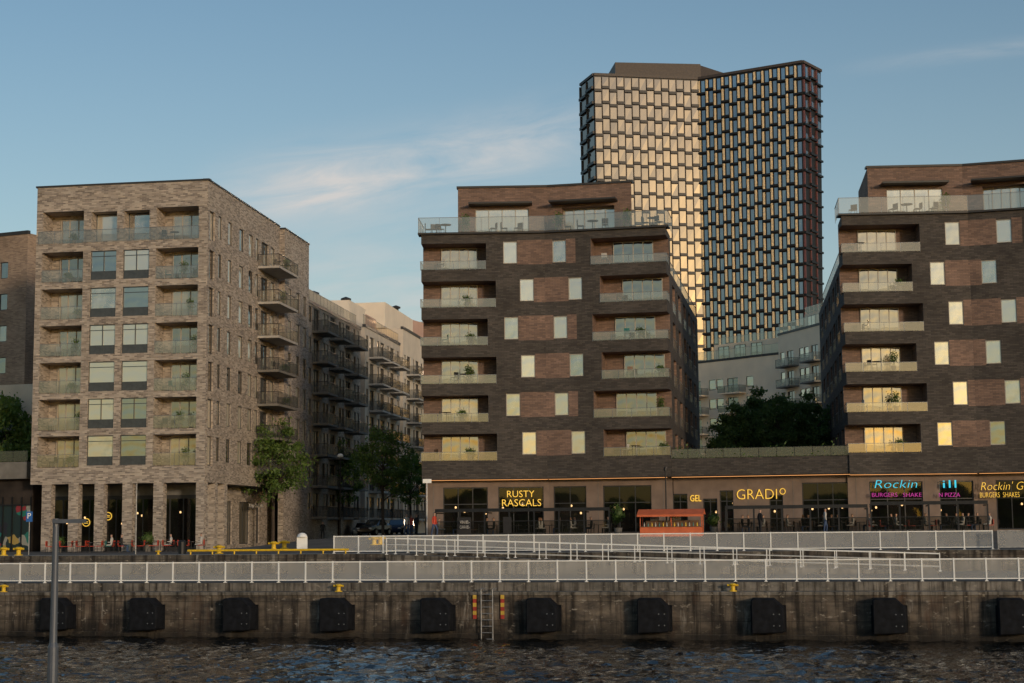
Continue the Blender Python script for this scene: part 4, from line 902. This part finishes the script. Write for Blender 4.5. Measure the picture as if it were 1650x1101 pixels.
# kiosk
fk=Fr(gp(1031,112.5),gp(1131,111.7)); zk=g(*fk.p); K=root('food_kiosk','orange street food kiosk with open serving hatch','kiosk',fk.pt(0,zk))
L=fk.L; mb=MB(); mb.box(fk,0,L,zk,zk+.65,-1.6,0)
for u in (0,L*.5,L-.06):
    for o_ in (-1.6,-.08): mb.box(fk,u,u+.06,zk+.653,zk+1.55,o_,o_+.06,0)
mb.build('body',[M['orange']],K)
mb=MB(); P=fk.pt
a,b,c,d=P(-.15,zk+1.5,.45),P(L+.15,zk+1.5,.45),P(L+.15,zk+1.88,-.7),P(-.15,zk+1.88,-.7); e,f=P(-.15,zk+1.5,-1.85),P(L+.15,zk+1.5,-1.85)
mb.poly((a,b,c,d)); mb.poly((f,e,d,c)); mb.poly((a,d,e)); mb.poly((b,f,c)); mb.poly((P(-.15,zk+1.36,.45),P(L+.15,zk+1.36,.45),b,a)); mb.build('awning',[M['orange']],K)
mb=MB(); mb.box(fk,-.02,L+.02,zk+.654,zk+.69,-.3,.08); mb.build('counter',[M['wood']],K)
mb=MB(); mb.box(fk,.3,L-.3,zk+.653,zk+1.1,-1.45,-1.15,0); mb.box(fk,.6,1.2,zk+1.103,zk+1.35,-1.4,-1.2,1); mb.box(fk,2.0,2.7,zk+1.103,zk+1.3,-1.4,-1.2,2); mb.build('back_counter',[M['wood'],M['galv'],M['wht']],K)
for i in range(16):
    mb=MB(); c=fk.pt(.3+i*.26,zk+.69,-.1-.06*(i%3)); mb.lathe(c,[(.045,0),(.045,.17),(.018,.22),(.018,.28)],7); tag(mb.build('bottle',[M[('wht','teal','yel')[i%3]]],origin=c),('pale','green','yellow')[i%3]+' bottle standing on the kiosk counter','bottle','bottles on the kiosk counter')
def planter(px,Y,h,label):
    p=gp(px,Y); z=g(p.x,p.y); R_=root('potted_plant',label,'potted plant',(p.x,p.y,z)); mb=MB(); mb.lathe((p.x,p.y,z),[(.22,0),(.3,.5),(.32,.52),(.26,.5)],12); mb.build('pot',[M['dconc']],R_)
    mb=MB(); mb.tube((p.x,p.y,z+.4),(p.x,p.y,z+h*.6),.03); mb.build('stem',[M['bark']],R_); mb=MB(); r=random.Random(int(px))
    for i in range(700):
        d=Vector((r.gauss(0,1),r.gauss(0,1),r.gauss(0,1))); q=Vector((p.x,p.y,z+h*.68))+Vector((d.x*.2,d.y*.2,d.z*h*.14)); e=d.normalized().orthogonal(); e2=d.normalized().cross(e); k=.07; mb.poly((q-e*k,q-e2*k*.5,q+e*k,q+e2*k*.5))
    mb.build('foliage',[M['leaf']],R_)
planter(996,115.5,2.2,'small olive tree in dark pot beside the screens'); planter(238,121.5,1.4,'leafy plant in dark pot outside shop'); planter(95,121.5,1.2,'leafy plant in dark pot outside shop'); planter(1150,117,1.5,'leafy plant in dark pot near shopfront')
def roofset(fr,zt,items):
    for px,kind in items:
        u=fr.hit(px,360,-1.3)[0]; p=fr.pt(u,zt+.15,-1.3)
        if kind=='c': tag(inst('chair',CM['metal'],p,rnd.uniform(0,6),None,1.15),'dark lounge chair on the glazed roof terrace','chair','roof terrace chairs')
        elif kind=='t': tag(inst('table',TB,p,0,None,1.2),'dark round table on the roof terrace','table')
        else: tag(inst('potted_plant',POT[1],p,0,None,1.2),'leafy potted plant on the glazed roof terrace','potted plant')
roofset(dB2[1],dB2[4],[(690,'c'),(700,'c'),(709,'c'),(718,'t'),(750,'p'),(795,'c'),(812,'c'),(835,'c')]); roofset(dB2[2],dB2[4],[(900,'p'),(915,'c'),(935,'c'),(955,'t'),(975,'c'),(1010,'p'),(1040,'c'),(1052,'t'),(1062,'c')]); roofset(dB3[1],dB3[4],[(1375,'c'),(1440,'c'),(1462,'t'),(1480,'c'),(1505,'c'),(1525,'p')])
# ---------------------------------------------------------------- cars
def car(px,Y,ang,paint,label):
    p=gp(px,Y); R_=root('parked_car',label,'car',(p.x,p.y,g(p.x,p.y)),'cars parked along the street'); R_.rotation_euler=(0,0,ang)
    st=[(-2.1,.62,.35,.6,.62),(-2.0,.8,.22,.75,.78),(-1.3,.86,.2,.85,.9),(-.75,.88,.2,.9,.98),(-.1,.88,.2,.92,1.42),(.9,.88,.2,.92,1.46),(1.6,.87,.2,.92,1.2),(2.0,.82,.25,.88,.92),(2.1,.7,.35,.7,.72)]
    rings=[]
    for x,w_,zl,zb_,zr2 in st: rings.append([(x,-w_*.9,zl),(x,-w_,(zl+zb_)/2),(x,-w_*.97,zb_),(x,-w_*.72,zr2),(x,w_*.72,zr2),(x,w_*.97,zb_),(x,w_,(zl+zb_)/2),(x,w_*.9,zl)])
    mb=MB()
    for k in range(len(rings)-1):
        for i in range(8):
            j=(i+1)%8; gl=1 if (i in (2,4) and 2<=k<=6) or (i==3 and k in (3,6)) else 0
            mb.poly((rings[k][i],rings[k][j],rings[k+1][j],rings[k+1][i]),gl,not gl)
    mb.poly(rings[0]); mb.poly(rings[-1][::-1]); me=mb.mesh('body',[paint,M['glassd']]); c=inst('body',me,(0,0,0)); c.parent=R_
    wm=MB(); wm.tube((0,-.11,0),(0,.11,0),.33,n=18); wm.tube((0,-.115,0),(0,.115,0),.2,n=12,mi=1); wm=wm.mesh('wheel',[M['rubber'],M['galv']])
    for x in (-1.35,1.35):
        for y in (-.8,.8): c=inst('wheel',wm,(x,y,.33)); c.parent=R_
    for y in (-.6,.6):
        mb=MB(); mb.box(W0,2.0,2.12,.6,.75,y-.13,y+.13); c=inst('tail_light',mb.mesh('tail_light',[M['red']]),(-.02,0,0)); c.parent=R_
        mb=MB(); mb.box(W0,-2.12,-2.0,.58,.7,y-.13,y+.13); c=inst('headlight',mb.mesh('headlight',[M['white']]),(.02,0,0)); c.parent=R_
CP=[mat('dark_car_paint',(.02,.022,.028),.25,.3,var=.05),mat('silver_car_paint',(.3,.3,.31),.3,.5,var=.05),mat('blue_car_paint',(.02,.035,.08),.25,.3,var=.05)]
car(603,150,1.2,CP[0],'dark parked car seen from its front'); car(640,158,1.45,CP[2],'dark blue car parked on the street'); car(655,175,1.45,CP[1],'silver car parked further up the street'); car(585,170,1.5,CP[1],'silver car parked beside the facade')
# ---------------------------------------------------------------- posts and signs in the street
def lampglobe(px,Y,h,lab):
    p=gp(px,Y); z=g(p.x,p.y); R_=root('street_lamp',lab,'street lamp',(p.x,p.y,z),'street lamps'); mb=MB(); mb.tube((p.x,p.y,z),(p.x,p.y,z+h),.07,.045); mb.build('pole',[M['metal']],R_)
    mb=MB(); mb.lathe((p.x,p.y,z+h),[(.05,0),(.28,.08),(.3,.2),(.18,.34),(.05,.38)],12); mb.build('lamp_head',[M['white']],R_)
lampglobe(548,146,7.2,'slim lamp post with round white head')
def darkpost(px,Y,z1,lab):
    p=gp(px,Y); z=g(p.x,p.y); R_=root('street_lamp',lab,'street lamp',(p.x,p.y,z),'street lamps'); mb=MB(); mb.tube((p.x,p.y,z),(p.x,p.y,z1),.06,.045); mb.build('pole',[M['metal']],R_)
    mb=MB(); mb.lathe((p.x,p.y,z1),[(.06,0),(.12,.03),(.12,.25),(.06,.3)],12); mb.build('lamp_head',[M['metal']],R_)
darkpost(1074,113,6.6,'dark lamp post beside the orange kiosk'); darkpost(686,122.5,4.6,'dark post at the restaurant corner')
p=gp(219,110); mb=MB(); mb.tube((p.x,p.y,1.25),(p.x,p.y,6.0),.05,.04); tag(mb.build('flag_pole',[M['galv']],origin=(p.x,p.y,1.25)),'slim pale metal pole on the upper quay','pole')
p=gp(47,112); R_=root('parking_sign','blue parking sign on a metal post','sign',(p.x,p.y,1.25)); mb=MB(); mb.tube((p.x,p.y,1.25),(p.x,p.y,4.3),.035); mb.build('post',[M['galv']],R_); fz=Fr((p.x-.22,p.y-.05),t=(1,0)); mb=MB(); mb.box(fz,0,.44,3.5,4.2,-.01,.01); mb.build('plate',[mat('blue_sign',(.02,.12,.4),.5,var=.03)],R_)
cu=bpy.data.curves.new('t','FONT'); cu.body='P'; cu.size=.55; cu.extrude=.005; ob=bpy.data.objects.new('t',cu); coll.objects.link(ob); bpy.context.view_layer.update(); me=bpy.data.meshes.new_from_object(ob.evaluated_get(bpy.context.evaluated_depsgraph_get())); bpy.data.objects.remove(ob)
for v in me.vertices: v.co=Vector((v.co.x,-v.co.z,v.co.y))
me.materials.append(M['white']); inst('letter',me,fz.pt(.06,3.72,.02),0,R_)
p=gp(487,108); fz=Fr((p.x-.35,p.y),t=(1,0)); mb=MB(); mb.box(fz,0,.7,1.25,2.3,-.05,.05); mb.lathe(fz.pt(.35,2.3,0),[(.35,0),(.3,.14),(.18,.24),(.05,.28)],16); tag(mb.build('information_board',[M['white']],origin=(p.x,p.y,1.25)),'white rounded information board on the upper quay','information board')
p=gp(688,121); fz=Fr((p.x-.3,p.y),t=(1,0)); mb=MB(); mb.box(fz,0,.65,6.15,6.45,-.01,.01); mb.tube((p.x,p.y+.05,6.2),(p.x,p.y+.05,2),.03); tag(mb.build('street_sign',[M['white']],origin=(p.x,p.y,2)),'small white street name sign on a post','street sign')
p=gp(294,108); mb=MB(); mb.lathe((p.x,p.y,1.25),[(.25,0),(.27,.8),(.2,.9),(.1,.92)],12); tag(mb.build('litter_bin',[M['metal']],origin=(p.x,p.y,1.25)),'dark round litter bin on the upper quay','litter bin')
for x,y,m in ((174,832,'ny'),(207,842,'ny'),(139,842,'ny')):
    u,z=gs.hit(x,y,.1); mb=MB(); mb.tube(gs.pt(u,z,.08),gs.pt(u,z,.12),.33,n=20); mb.tube(gs.pt(u,z,.121),gs.pt(u,z,.125),.27,n=18,mi=1)
    for k in (-.09,.03): mb.box(gs,u-.17,u+.17,z+k,z+k+.05,.126,.13,0)
    tag(mb.build('round_sign',[M[m],M['blk']],origin=gs.pt(u,z,.1)),'round yellow sign on the shop glass','sign','round window signs')
for x in (748,822): p=gp(x,116.4); fz=Fr((p.x-.5,p.y),t=(1,0)); mb=MB(); mb.box(fz,0,1.0 if x<800 else .6,2.2,3.55,-.02,.02); tag(mb.build('menu_board',[M['blk']],origin=(p.x,p.y,2.2)),'black menu board on the terrace screen','menu board')
fz=Fr(gp(738,116.2),gp(760,116.2)); text('VIN 85:-',fz,741,839,757,844,'wht',o=.1,label='white price lettering on black menu board',name='board_text'); text('CAVA 85:-',fz,741,847,757,852,'wht',o=.1,label='white second price line on black menu board',name='board_text')
